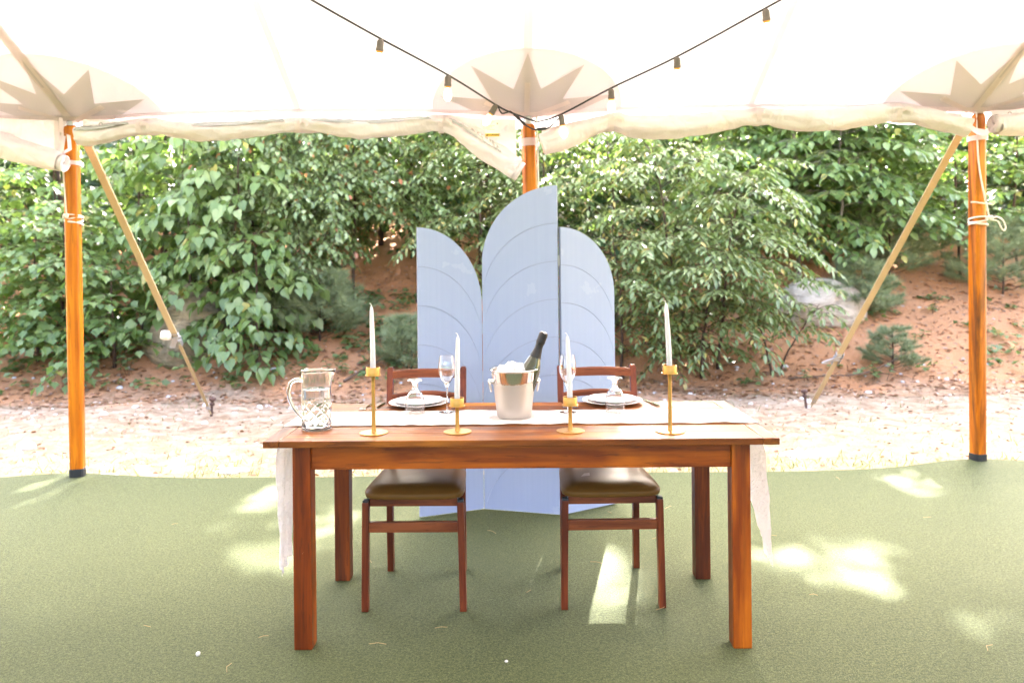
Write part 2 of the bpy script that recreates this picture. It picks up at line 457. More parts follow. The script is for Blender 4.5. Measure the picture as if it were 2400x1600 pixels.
class MB:
    """collects shapes and links them as one mesh object"""
    def __init__(self):
        self.v, self.f, self.s = [], [], []

    def add(self, verts, faces, smooth=False):
        o = len(self.v)
        self.v.extend([tuple(p) for p in verts])
        for f in faces:
            self.f.append([i + o for i in f])
            self.s.append(smooth)

    def box(self, c, s, bev=0.0, mat=None):
        hx, hy, hz = s[0] / 2, s[1] / 2, s[2] / 2
        if bev <= 0:
            P = [(x * hx, y * hy, z * hz) for x in (-1, 1) for y in (-1, 1) for z in (-1, 1)]
            F = [(0, 1, 3, 2), (4, 6, 7, 5), (0, 4, 5, 1), (2, 3, 7, 6), (0, 2, 6, 4), (1, 5, 7, 3)]
        else:
            bm = bmesh.new()
            bmesh.ops.create_cube(bm, size=1.0)
            bmesh.ops.scale(bm, vec=s, verts=bm.verts)
            bmesh.ops.bevel(bm, geom=bm.edges, offset=bev, segments=2, profile=0.6, affect='EDGES')
            bm.verts.index_update()
            P = [v.co.copy() for v in bm.verts]
            F = [[v.index for v in f.verts] for f in bm.faces]
            bm.free()
        P = [Vector(p) for p in P]
        if mat is not None:
            P = [mat @ p for p in P]
        self.add([p + Vector(c) for p in P], F)
        return self

    def bar(self, a, b, w, h, bev=0.0, up=(0, 0, 1)):
        """box from a to b, w wide (sideways), h high (towards up)"""
        a, b = Vector(a), Vector(b)
        d = (b - a)
        L = d.length
        d.normalize()
        u = Vector(up)
        s = d.cross(u)
        if s.length < 1e-5:
            s = d.cross(Vector((0, 1, 0)))
        s.normalize()
        u = s.cross(d).normalized()
        m = Matrix((s, d, u)).transposed()
        return self.box((a + b) / 2, (w, L, h), bev, m)

    def tube(self, pts, r, n=8, caps=True, smooth=True):
        pts = [Vector(p) for p in pts]
        k = len(pts)
        rs = r if isinstance(r, (list, tuple, np.ndarray)) else [r] * k
        T = []
        for i in range(k):
            d = pts[min(i + 1, k - 1)] - pts[max(i - 1, 0)]
            T.append(d.normalized() if d.length > 1e-9 else Vector((0, 0, 1)))
        u = T[0].orthogonal().normalized()
        V, F = [], []
        for i in range(k):
            u = (u - T[i] * u.dot(T[i]))
            u = u.normalized() if u.length > 1e-6 else T[i].orthogonal().normalized()
            w = T[i].cross(u)
            for j in range(n):
                a = 2 * PI * j / n
                V.append(pts[i] + (u * math.cos(a) + w * math.sin(a)) * rs[i])
        for i in range(k - 1):
            for j in range(n):
                j2 = (j + 1) % n
                F.append((i * n + j, i * n + j2, (i + 1) * n + j2, (i + 1) * n + j))
        self.add(V, F, smooth)
        if caps:
            self.add(V[:n], [tuple(range(n - 1, -1, -1))])
            self.add(V[-n:], [tuple(range(n))])
        return self

    def lathe(self, prof, n=40, c=(0, 0, 0), mat=None, smooth=True, rad=None):
        V, F = [], []
        prof = support(prof)
        for (r, z) in prof:
            for j in range(n):
                a = 2 * PI * j / n
                rr = r if rad is None else rad(r, z, a)
                V.append(Vector((rr * math.cos(a), rr * math.sin(a), z)))
        k = len(prof)
        for i in range(k - 1):
            for j in range(n):
                j2 = (j + 1) % n
                F.append((i * n + j, i * n + j2, (i + 1) * n + j2, (i + 1) * n + j))
        if prof[0][0] > 1e-6 and rad is None:
            pass
        if mat is not None:
            V = [mat @ v for v in V]
        self.add([v + Vector(c) for v in V], F, smooth)
        return self

    def prism(self, outline, z0, z1, mat=None):
        """closed outline (list of 2D) extruded between two heights"""
        n = len(outline)
        V = [Vector((x, y, z0)) for x, y in outline] + [Vector((x, y, z1)) for x, y in outline]
        if mat is not None:
            V = [mat @ v for v in V]
        F = [tuple(range(n - 1, -1, -1)), tuple(range(n, 2 * n))]
        F += [(i, (i + 1) % n, n + (i + 1) % n, n + i) for i in range(n)]
        self.add(V, F)
        return self

    def grid(self, fn, nu, nv, smooth=True):
        V = [fn(i / (nu - 1), j / (nv - 1)) for j in range(nv) for i in range(nu)]
        F = [(j * nu + i, j * nu + i + 1, (j + 1) * nu + i + 1, (j + 1) * nu + i) for j in range(nv - 1) for i in range(nu - 1)]
        self.add(V, F, smooth)
        return self

    def build(self, name, mat, parent=None, weld=False):
        me = bpy.data.meshes.new(name)
        me.from_pydata([tuple(v) for v in self.v], [], self.f)
        me.polygons.foreach_set("use_smooth", self.s)
        if weld:
            bm = bmesh.new()
            bm.from_mesh(me)
            bmesh.ops.remove_doubles(bm, verts=bm.verts, dist=1e-5)
            bmesh.ops.recalc_face_normals(bm, faces=bm.faces)
            bm.to_mesh(me)
            bm.free()
        me.update()
        return mk_obj(name, me, parent, mat)


def copy_tree(o, parent=None):
    c = o.copy()
    COL.objects.link(c)
    if parent is not None:
        c.parent = parent
    for ch in list(o.children):
        copy_tree(ch, c)
    return c


def nz(x, y, z=0.0):
    return mnoise.noise(Vector((x, y, z)))


def spline(pts, n):
    """Catmull-Rom through pts"""
    P = [Vector(p) for p in pts]
    P = [P[0] * 2 - P[1]] + P + [P[-1] * 2 - P[-2]]
    out = []
    segs = len(P) - 3
    for i in range(n):
        u = i / (n - 1) * segs
        k = min(int(u), segs - 1)
        f = u - k
        a, b, c, d = P[k:k + 4]
        out.append(0.5 * ((2 * b) + (c - a) * f + (2 * a - 5 * b + 4 * c - d) * f * f + (3 * b - 3 * c + d - a) * f ** 3))
    return out


def terrain(x, y):
    y0 = 8.35 + 0.25 * math.sin(x * 0.7 + 1.0)
    d = y - y0
    if d <= 0:
        s = 0.0
    elif d < 1.0:
        s = 0.22 * d * d
    elif d < 3.2:
        s = 0.22 + 0.44 * (d - 1.0)
    else:
        s = 0.22 + 0.44 * 2.2 + 2.6 * (1 - math.exp(-(d - 3.2) * 0.17))
    b = 0.0
    if 4.5 < y < 30 and abs(x) < 25:
        f = min(1.0, max(0.0, (y - 5.2) / 2.0))
        b = f * (0.05 * nz(x * 0.9, y * 0.9) + 0.02 * nz(x * 3, y * 3, 5))
    return -0.03 + s + b

# ------------------------------------------------------------------ ground and turf
def ground():
    xs = np.concatenate([np.linspace(-900, -30, 12)[:-1], np.linspace(-30, -8, 30)[:-1], np.linspace(-8, 8, 161), np.linspace(8, 30, 30)[1:], np.linspace(30, 900, 12)[1:]])
    ys = np.concatenate([np.linspace(-900, -20, 12)[:-1], np.linspace(-20, 4.6, 16)[:-1], np.linspace(4.6, 13, 140), np.linspace(13, 40, 40)[1:], np.linspace(40, 900, 14)[1:]])
    nx, ny = len(xs), len(ys)
    V = np.zeros((ny, nx, 3))
    for j, y in enumerate(ys):
        for i, x in enumerate(xs):
            V[j, i] = (x, y, terrain(x, y))
    idx = np.arange(nx * ny).reshape(ny, nx)
    Q = np.stack([idx[:-1, :-1], idx[:-1, 1:], idx[1:, 1:], idx[1:, :-1]], -1).reshape(-1, 4)
    me = np_mesh("ground", V.reshape(-1, 3), Q.ravel(), np.arange(len(Q)) * 4, smooth=True)
    o = mk_obj("ground", me, None, M_ground)
    tag(o, kind="structure")


ground()


def turf():
    m = MB()
    nx, ny = 160, 90
    def f(u, v):
        x = -7.5 + 15 * u
        e = 5.06 + 0.012 * math.sin(x * 1.3 + 0.4) + 0.012 * nz(x * 2.2, 3.1) + 0.10 * math.exp(-((x - 3.1) / 0.42) ** 2) + 0.06 * math.exp(-((x + 2.95) / 0.35) ** 2)
        y = -5.2 + (e + 5.2) * (v ** 0.75)
        z = 0.006 * nz(x * 0.8, y * 0.8) * min(1, max(0, (y - 3.9)))
        z += 0.045 * math.exp(-((x - 3.1) / 0.7) ** 2 - ((y - 5.15) / 0.30) ** 2)
        z += 0.022 * math.exp(-((x + 2.95) / 0.6) ** 2 - ((y - 5.1) / 0.30) ** 2)
        return Vector((x, y, z))
    m.grid(f, nx, ny)
    # thin edge that turns down to the soil
    m.grid(lambda u, v: f(u, 1.0) + Vector((0, 0.012 * v, -0.045 * v)), nx, 2)
    o = m.build("turf_floor", M_turf)
    tag(o, kind="structure")


turf()

# ------------------------------------------------------------------ tent
EY, EZ, SL = 4.95, 2.375, 0.53           # eave line, eave height, roof slope
PX = [-5.75, -2.825, 0.105, 2.975, 5.85]   # poles along the eave


def roof_z(x, y):
    ay = abs(y)
    z = EZ + SL * (EY - ay) - 0.035 * math.sin(PI * min(1, ay / EY))
    # fabric dips a little at the pole heads along the eave
    if y > 3.5:
        for p in PX:
            z -= 0.035 * math.exp(-((x - p) / 0.55) ** 2) * max(0, (y - 3.5) / 1.45)
    ze = EZ + SL * (9.2 - abs(x - 0.105))
    return min(z, max(ze, EZ - 0.3))


tent = thing("tent_canopy", "large white tent roof with tan star patches spreading over the table", "tent canopy", (0, 0, 0))
seams = sorted(PX + [(PX[i] + PX[i + 1]) / 2 for i in range(len(PX) - 1)])
edges = [-9.095] + [-7.5] + seams + [7.5] + [9.305]
for k in range(len(edges) - 1):
    m = MB()
    x0, x1 = edges[k], edges[k + 1]
    def f(u, v):
        x = x0 + (x1 - x0) * u
        y = EY - 2 * EY * v
        return Vector((x, y, roof_z(x, y)))
    m.grid(f, 9, 81)
    m.build("roof_panel", M_canvas, tent)
for x in seams:
    is_pole = min(abs(x - p) for p in PX) < 0.01
    hw = 0.020 if not is_pole else 0.026
    m = MB()
    m.grid(lambda u, v: Vector((x + (u - .5) * 2 * hw, EY - 4.8 * v, roof_z(x, EY - 4.8 * v) - 0.004)), 2, 60)
    m.build("seam", M_webpale, tent)
for x, wd in ((PX[1], 0.075), (PX[3], 0.075)):
    # heavy load strap with two stitched ridges running up from the corner poles
    m = MB()
    for dx, w2, dz in ((0, wd, 0.010), (-0.019, 0.010, 0.016), (0.012, 0.022, 0.015)):
        m.grid(lambda u, v: Vector((x + dx + (u - .5) * w2, EY - 0.03 - 4.8 * v, roof_z(x, EY - 0.03 - 4.8 * v) - dz)), 2, 60)
    m.build("load_strap", M_web, tent)
for p in PX:
    # half-round reinforcement, then the ten-pointed star on top of it
    m = MB()
    V, F = [Vector((p, EY - 0.004, roof_z(p, EY - 0.004) - 0.006))], []
    n, rr = 48, 14
    for q in range(1, rr + 1):
        for i in range(n + 1):
            a = PI * i / n
            x, s = p + 0.605 * q / rr * math.cos(a), 0.605 * q / rr * math.sin(a)
            y = EY - 0.004 - s / 1.132
            V.append(Vector((x, y, roof_z(x, y) - 0.006)))
    for i in range(n):
        F.append((0, 1 + i, 2 + i))
    for q in range(1, rr):
        for i in range(n):
            a0 = 1 + (q - 1) * (n + 1) + i
            F.append((a0, a0 + n + 1, a0 + n + 2, a0 + 1))
    m.add(V, F, True)
    d = m.build("reinforcement_patch", M_disc, tent)
    m = MB()
    out = []
    for i in range(-6, 7):
        a = R(18 * i)
        out.append((0.574 if i % 2 == 0 else 0.275, a))
    pts = []
    for r_, a in out:
        pts.append((r_ * math.sin(a), max(0.0, r_ * math.cos(a))))
    # clip the last rays at the eave line
    V = [Vector((p, EY - 0.004, roof_z(p, EY - 0.004) - 0.011))]
    F = []
    fine = []
    for (ax, ay), (bx, by) in zip(pts[:-1], pts[1:]):
        for q in range(8):
            fine.append((ax + (bx - ax) * q / 8, ay + (by - ay) * q / 8))
    fine.append(pts[-1])
    rings = 8
    for q in range(1, rings + 1):
        for (ax, ay) in fine:
            x, s = p + ax * q / rings, ay * q / rings
            y = EY - 0.004 - s / 1.132
            V.append(Vector((x, y, roof_z(x, y) - 0.011)))
    nf = len(fine)
    for i in range(nf - 1):
        F.append((0, 1 + i, 2 + i))
    for q in range(rings - 1):
        for i in range(nf - 1):
            a0 = 1 + q * nf + i
            F.append((a0, a0 + nf, a0 + nf + 1, a0 + 1))
    m.add(V, F, True)
    m.build("star_patch", M_star, tent)
    # short stitched straps fanning out of the pole head
    for ang in (0, 62, -62):
        m = MB()
        a = R(ang)
        L = 0.30 if ang == 0 else 0.27
        for off, w2, dz in ((0, 0.034, 0.017), (0.0145, 0.0045, 0.021), (-0.0145, 0.0045, 0.021)):
            def f(u, v):
                s = 0.03 + L * v
                lx = s * math.sin(a) + (off + (u - .5) * w2) * math.cos(a)
                ls = s * math.cos(a) - (off + (u - .5) * w2) * math.sin(a)
                y = EY - 0.004 - ls / 1.132
                return Vector((p + lx, y, roof_z(p + lx, y) - dz))
            m.grid(f, 2, 6)
        m.grid(lambda u, v: Vector((p + (0.03 + L + 0.006 * v) * math.sin(a) + (u - .5) * 0.045 * math.cos(a), EY - 0.004 - ((0.03 + L + 0.006 * v) * math.cos(a) - (u - .5) * 0.045 * math.sin(a)) / 1.132,
                                       roof_z(p, EY - 0.25 * math.cos(a)) - 0.030)), 2, 2) if ang else None
        m.build("anchor_strap", M_web, tent)
# eave strap with a rope hem under it, and the outer valance flap
for k in range(len(PX) - 1):
    a, b = PX[k], PX[k + 1]
    def ez(x):
        return roof_z(x, EY)
    m = MB()
    m.grid(lambda u, v: Vector((a + (b - a) * u, EY - 0.055 + 0.06 * v, ez(a + (b - a) * u) - 0.010 + 0.02 * (1 - v))), 40, 2)
    m.tube([(a + (b - a) * i / 40, EY + 0.004, ez(a + (b - a) * i / 40) - 0.012) for i in range(41)], 0.007, 6)
    m.build("eave_strap", M_web, tent)
    m = MB()
    def fv(u, v):
        x = a + (b - a) * u
        sc = abs(math.sin(PI * (x - 0.105) / 0.38))
        z = ez(x) - 0.012 - (0.060 + 0.020 * sc) * v
        return Vector((x, EY + 0.012 + 0.035 * v + 0.012 * v * nz(x * 3, v * 2), z))
    m.grid(fv, 120, 5)
    m.build("valance", M_valance, tent)
# warning label sewn inside the flap by the middle pole
m = MB()
m.box((-0.115, 4.842, 2.238), (0.092, 0.003, 0.105))
lab = m.build("warning_label", M_label, tent)
m = MB()
for i in range(7):
    m.box((-0.125 - 0.010 * (i % 3), 4.839, 2.279 - 0.008 * i), (0.05 - 0.012 * (i % 3), 0.002, 0.0022))
m.box((-0.083, 4.839, 2.268), (0.010, 0.002, 0.012))
m.build("label_print", M_print, lab)
m = MB()
m.box((-0.115, 4.8395, 2.197), (0.088, 0.002, 0.018))
m.build("label_band", M_yellow, lab)
fc = bpy.data.curves.new("label_word", 'FONT')
fc.body = "WARNING"
fc.size = 0.017
fc.extrude = 0.0006
fc.align_x = 'CENTER'
fc.align_y = 'CENTER'
_tmp = bpy.data.objects.new("label_word", fc)
COL.objects.link(_tmp)
_me = bpy.data.meshes.new_from_object(_tmp.evaluated_get(bpy.context.evaluated_depsgraph_get()))
bpy.data.objects.remove(_tmp)
_me.materials.clear()
fo = mk_obj("label_word", _me, lab, M_cable)
fo.location = (-0.106, 4.8375, 2.197)
fo.rotation_euler = (PI / 2, 0, 0)
m = MB()
m.add([(-0.155, 4.8375, 2.191), (-0.143, 4.8375, 2.191), (-0.149, 4.8375, 2.204)], [(0, 1, 2)])
m.build("warning_symbol", M_cable, lab)

# poles ---------------------------------------------------------------
def pole(loc, zt, label, lean=(0, 0), lift=0.0):
    t = thing("tent_pole", label, "tent pole", (loc[0], loc[1], lift), 0, "wooden poles holding up the tent edge")
    n = 12
    def ring(z, r, sq):
        out = []
        for j in range(n * 2):
            a = 2 * PI * (j + 0.5) / (n * 2)
            # squared timber with heavily rounded corners
            k = (abs(math.cos(a)) ** sq + abs(math.sin(a)) ** sq) ** (-1 / sq)
            out.append(Vector((r * k * math.cos(a + 0.22) + lean[0] * z / zt, r * k * math.sin(a + 0.22) + lean[1] * z / zt, z)))
        return out
    m = MB()
    zs = [0.05, 0.4, 0.9, 1.4, 1.9, zt - 0.035, zt - 0.01, zt]
    rs = [0.0415, 0.0425, 0.043, 0.043, 0.0425, 0.0415, 0.038, 0.028]
    V, F = [], []
    for z, r in zip(zs, rs):
        V += ring(z, r, 4.5)
    N = n * 2
    for i in range(len(zs) - 1):
        for j in range(N):
            F.append((i * N + j, i * N + (j + 1) % N, (i + 1) * N + (j + 1) % N, (i + 1) * N + j))
    F.append(tuple(range((len(zs) - 1) * N, len(zs) * N)))
    m.add(V, F, True)
    m.build("shaft", M_pole, t)
    m = MB()
    V, F = [], []
    for z, r in ((0.0, 0.0445), (0.052, 0.0445), (0.054, 0.041)):
        V += ring(z, r, 4.5)
    for i in range(2):
        for j in range(N):
            F.append((i * N + j, i * N + (j + 1) % N, (i + 1) * N + (j + 1) % N, (i + 1) * N + j))
    F.append(tuple(range(N)))
    m.add(V, F, False)
    m.build("boot", M_boot, t)
    # galvanised spigot and head ring
    m = MB()
    m.lathe([(0.0, 0), (0.030, 0), (0.030, 0.055), (0.026, 0.06), (0.010, 0.062), (0.010, 0.11), (0.0, 0.11)], 16, (lean[0], lean[1], zt - 0.004))
    m.tube([(lean[0] + 0.034 * math.cos(a), lean[1] + 0.034 * math.sin(a), zt + 0.058) for a in [2 * PI * i / 16 for i in range(17)]], 0.006, 6)
    m.build("metal_cap", M_galv, t)
    m = MB()
    m.grid(lambda u, v: Vector((lean[0] + (u - .5) * 0.10, lean[1] - 0.035 + 0.07 * v, zt + 0.066 + 0.012 * (1 - v))), 3, 3)
    m.tube([(lean[0] - 0.05, lean[1] - 0.036, zt + 0.072), (lean[0] - 0.025, lean[1] - 0.043, zt + 0.078), (lean[0] + 0.02, lean[1] - 0.043, zt + 0.079), (lean[0] + 0.05, lean[1] - 0.03, zt + 0.072)], 0.009, 6)
    m.build("head_webbing", M_web, t)
    return t


pole_left = pole((-2.875, 5.06), 2.285, "orange stained pole with white rope knotted round it and a curtain roll end beside it", (0.032, -0.09), 0.02)
pole_mid = pole((0.150, 5.06), 2.285, "orange wooden pole rising behind the tall blue screen panel", (-0.035, -0.09), 0.0)
pole_right = pole((3.104, 5.14), 2.290, "orange stained pole carrying two rope lashings, one with a loose loop", (-0.079, -0.16), 0.035)

# side curtains rolled up under the eave -------------------------------
def curtain(label, path, ties, top, rmul=1.0, clear=(), end_spiral=0, seed=0.0, gap=0.0):
    """path: (x, z, r) of the roll; top(x): height of the hem it hangs from"""
    P = spline([(p[0], 0, p[1]) for p in path], 150)
    Rr = spline([(p[0], 0, p[2]) for p in path], 150)
    t = thing("rolled_curtain", label, "curtain", (path[0][0], 4.87, path[0][1]), 0, "rolled up side curtains")
    o = Vector((path[0][0], 4.87, path[0][1]))
    n = 22
    V, F = [], []
    for i, (p, q) in enumerate(zip(P, Rr)):
        d = (P[min(i + 1, 149)] - P[max(i - 1, 0)]).normalized()
        u = Vector((0, 1, 0))
        w = d.cross(u).normalized()
        for j in range(n):
            a = 2 * PI * j / n
            tie = sum(math.exp(-((p.x - tx) / 0.10) ** 2) for tx in ties)
            wr = 0.015 * nz(p.x * 4 + a * 0.6, math.cos(a) * 1.6, math.sin(a) * 1.6 + seed) + 0.012 * nz(p.x * 11 + 2 * math.sin(a), math.cos(a) * 2.2, math.sin(a) * 2.2 + seed + 4)
            wr += 0.012 * tie * math.sin(a * 5 + 2 * nz(p.x * 2, 1, seed))
            r = (q.z * rmul) + wr
            V.append(Vector((p.x, 4.87, p.z)) - o + (u * math.cos(a) * 1.0 + w * math.sin(a)) * r)
    m = MB()
    for i in range(149):
        for j in range(n):
            F.append((i * n + j, i * n + (j + 1) % n, (i + 1) * n + (j + 1) % n, (i + 1) * n + j))
    m.add(V, F, True)
    if end_spiral >= 0:
        m.add(V[:n], [tuple(range(n))])
    if end_spiral <= 0:
        m.add(V[-n:], [tuple(range(n))])
    m.build("roll", M_vinyl, t)
    # flap from the hem down to the roll
    m = MB()
    def f(u, v):
        p, q = P[int(u * 149)], Rr[int(u * 149)]
        zt_ = top(p.x)
        zb = p.z + q.z * 0.2
        tie = sum(math.exp(-((p.x - tx) / 0.13) ** 2) for tx in ties)
        z = zt_ + (zb - zt_) * v
        y = 4.935 + (4.90 - 4.935) * v + 0.030 * nz(p.x * 3.5 + v, v * 1.8, seed + 9) * (0.3 + v) - 0.02 * tie * v
        return Vector((p.x, y, z)) - o
    m.grid(f, 140, 9)
    m.build("flap", M_vinyl, t)
    # grommets along the hem
    x = min(path[0][0], path[-1][0]) + 0.12
    xe = max(path[0][0], path[-1][0]) - 0.05
    while x < xe:
        m = MB()
        zt_ = top(x)
        m.tube([(x - o.x + 0.011 * math.cos(a), 4.930 - o.y, zt_ - 0.03 - o.z + 0.011 * math.sin(a)) for a in [2 * PI * i / 10 for i in range(11)]], 0.0035, 5)
        m.build("grommet", M_galv, t)
        x += 0.66
    for tx in ties:
        k = min(range(150), key=lambda i: abs(P[i].x - tx))
        p, q = P[k], Rr[k]
        m = MB()
        r = q.z * rmul + 0.010
        pts = []
        for a in [R(v) for v in range(60, -240, -20)]:
            pts.append(Vector((tx + 0.006 * math.sin(a), 4.87 - r * math.cos(a + PI), p.z + r * math.sin(a))) - o)
        ptop = Vector((tx, 4.925, top(tx) - 0.012)) - o
        loop = [ptop] + [Vector((tx, 4.87 - r * math.sin(s), p.z + r * math.cos(s))) - o for s in [R(v) for v in range(10, 330, 20)]] + [ptop + Vector((0.012, 0, 0))]
        hw = 0.016
        Vv = []
        for q2 in loop:
            Vv += [q2 + Vector((-hw, 0, 0)), q2 + Vector((hw, 0, 0))]
        Ff = [(2 * i, 2 * i + 1, 2 * i + 3, 2 * i + 2) for i in range(len(loop) - 1)]
        m.add(Vv, Ff, True)
        # loose tail of the tie
        tail = spline([Vector((tx + 0.01, 4.87 - r - 0.004, p.z)) - o, Vector((tx + 0.035, 4.87 - r - 0.02, p.z + 0.018)) - o, Vector((tx + 0.075, 4.87 - r - 0.01, p.z + 0.004)) - o, Vector((tx + 0.06, 4.87 - r - 0.012, p.z - 0.012)) - o], 12)
        Vv = []
        for q2 in tail:
            Vv += [q2 + Vector((0, 0, -0.010)), q2 + Vector((0, -0.004, 0.010))]
        m.add(Vv, [(2 * i, 2 * i + 1, 2 * i + 3, 2 * i + 2) for i in range(len(tail) - 1)], True)
        m.build("tie_strap", M_web, t)
    for (xa, xb) in clear:
        m = MB()
        def fc_(u, v):
            x = xa + (xb - xa) * u
            k = min(range(150), key=lambda i: abs(P[i].x - x))
            p, q = P[k], Rr[k]
            env = math.sin(PI * u) ** 0.5
            a = R(25) + R(62) * v * env
            r = q.z * rmul + 0.010 + 0.010 * nz(x * 16, v * 3, seed + 2)
            return Vector((x, 4.87 - r * math.cos(a), p.z + r * math.sin(a))) - o
        m.grid(fc_, 40, 8)
        m.build("clear_window", M_clear, t)
    if end_spiral:
        p, q = (P[0], Rr[0]) if end_spiral < 0 else (P[-1], Rr[-1])
        d = (P[1] - P[0]).normalized() if end_spiral < 0 else (P[-1] - P[-2]).normalized()
        d = d * (1 if end_spiral > 0 else -1)
        w = Vector((0, 1, 0)).cross(d).normalized()
        m = MB()
        Vv, Ff = [], []
        N = 90
        for i in range(N):
            a = 2 * PI * 4.2 * i / N
            r = q.z * rmul * (1.0 - 0.80 * i / N)
            c = Vector((p.x, 4.87, p.z)) - o
            e = (Vector((0, 1, 0)) * math.cos(a) + w * math.sin(a)) * r
            Vv += [c + e - d * 0.01, c + e + d * (0.022 + 0.010 * (1 - i / N)), c + e * (1 - 0.006 / max(r, .01)) + d * (0.022 + 0.010 * (1 - i / N)), c + e * (1 - 0.006 / max(r, .01)) - d * 0.01]
        for i in range(N - 1):
            for s in range(4):
                Ff.append((4 * i + s, 4 * i + (s + 1) % 4, 4 * i + 4 + (s + 1) % 4, 4 * i + 4 + s))
        m.add(Vv, Ff, True)
        m.build("roll_end", M_vinyl, t)
    return t


def hemL(x):
    ties = (-2.34, -1.34, -0.44)
    z = 2.316 - 0.004 * math.sin(x * 3)
    for tx in ties:
        z += 0.030 * math.exp(-((x - tx) / 0.16) ** 2)
    z += 0.03 * math.exp(-((x + 2.72) / 0.12) ** 2)
    return z


curtain("long rolled white curtain from the left pole, its drooping end hanging at the middle pole",
        [(-2.75, 2.225, .050), (-2.60, 2.225, .056), (-2.34, 2.272, .040), (-1.85, 2.240, .056), (-1.34, 2.278, .040), (-0.9, 2.243, .056), (-0.44, 2.272, .045), (-0.22, 2.15, .066), (0.035, 1.985, .070)],
        (-2.34, -1.34, -0.44), hemL, 1.0, ((-2.74, -2.40), (-2.0, -1.42), (-1.25, -0.5), (-0.40, -0.06)), 1, 1.3)


def hemR(x):
    z = roof_z(x, EY) - 0.022
    z -= 0.05 * math.exp(-((x - 0.95) / 0.22) ** 2) + 0.06 * math.exp(-((x - 0.25) / 0.25) ** 2)
    return z


curtain("wide rolled white curtain with two drooping bellies between the middle and right poles",
        [(0.20, 2.135, .072), (0.40, 2.20, .072), (0.634, 2.275, .050), (0.80, 2.245, .072), (1.15, 2.25, .072), (1.56, 2.30, .050), (1.95, 2.268, .068), (2.44, 2.315, .052), (2.70, 2.265, .062), (2.90, 2.225, .062)],
        (0.634, 1.56, 2.44), hemR, 1.0, (), 0, 5.1)


def hemO(x):
    return 2.352 - 0.012 * math.sin(x * 2)


curtain("thick rolled white curtain sloping down to its coiled end at the left pole",
        [(-5.6, 2.30, .070), (-4.6, 2.30, .078), (-4.0, 2.27, .080), (-3.40, 2.215, .080), (-3.10, 2.125, .072), (-2.855, 2.058, .058)],
        (-4.9,), hemO, 1.0, (), 1, 8.8)
curtain("short visible rolled white curtain with its open dark end just right of the right pole",
        [(3.085, 2.235, .062), (3.3, 2.235, .066), (3.8, 2.29, .066), (4.4, 2.25, .066), (5.2, 2.30, .06), (6.0, 2.25, .06)],
        (3.95, 5.1), lambda x: 2.345, 1.0, ((3.32, 3.75),), -1, 2.7)

# webbing belts that hold the curtain ends to the poles
def belt(name, label, loops, parts, loc):
    t = thing(name, label, "strap", loc, 0, "webbing belts buckled round the pole heads")
    o = Vector(loc)
    for pts, hw, nm in parts:
        m = MB()
        Vv = []
        for q in pts:
            q = Vector(q) - o
            Vv += [q + Vector((0, 0, -hw)), q + Vector((0, 0.001, hw))]
        m.add(Vv, [(2 * i, 2 * i + 1, 2 * i + 3, 2 * i + 2) for i in range(len(pts) - 1)], True)
        m.build(nm, M_web, t)
    return t


def ring_pts(cx, cy_, z, r, a0=0, a1=360, n=24, dz=0.0):
    return [(cx + r * math.cos(R(a0 + (a1 - a0) * i / n)), cy_ + r * math.sin(R(a0 + (a1 - a0) * i / n)), z + dz * i / n) for i in range(n + 1)]


belt("belt_strap", "white webbing belt with buckle round the left pole", None,
     [(ring_pts(-2.848, 4.985, 2.075, 0.058, 160, 400, 20, -0.015), 0.013, "strap_loop"),
      ([(-2.906, 4.92, 2.078), (-2.898, 4.905, 2.082), (-2.858, 4.905, 2.08)], 0.016, "buckle")], (-2.848, 4.985, 2.075))
belt("belt_strap", "white webbing belt wrapped twice round the middle pole", None,
     [(ring_pts(0.118, 4.985, 2.175, 0.062, 150, 420, 20, 0.012), 0.013, "strap_loop"),
      (ring_pts(0.118, 4.985, 2.145, 0.063, 130, 400, 20, 0.02), 0.013, "strap_loop"),
      ([(0.15, 4.915, 2.16), (0.165, 4.912, 2.14), (0.185, 4.918, 2.15)], 0.014, "buckle")], (0.118, 4.985, 2.16))
belt("belt_strap", "white webbing belt holding the curtain end against the right pole", None,
     [(ring_pts(3.032, 4.99, 2.16, 0.060, 150, 410, 20, 0.015), 0.016, "strap_loop"),
      ([(2.92, 4.90, 2.235), (2.97, 4.90, 2.20), (3.03, 4.905, 2.19), (3.07, 4.91, 2.21)], 0.020, "strap_loop"),], (3.032, 4.99, 2.16))
# narrow vertical webbing tabs down the left pole head
m = MB()
for pts in ([(-2.865, 4.895, 2.345), (-2.86, 4.89, 2.25), (-2.815, 4.89, 2.235), (-2.81, 4.895, 2.145), (-2.865, 4.90, 2.118)], [(-2.90, 4.90, 2.33), (-2.895, 4.895, 2.20), (-2.90, 4.90, 2.10)]):
    Vv = []
    for q in pts:
        Vv += [Vector(q) + Vector((-0.013, 0, 0.004)), Vector(q) + Vector((0.013, 0, -0.004))]
    m.add(Vv, [(2 * i, 2 * i + 1, 2 * i + 3, 2 * i + 2) for i in range(len(pts) - 1)], False)
tag(m.build("webbing_tab", M_web), "loose white webbing tabs hanging over the left pole head", "strap")

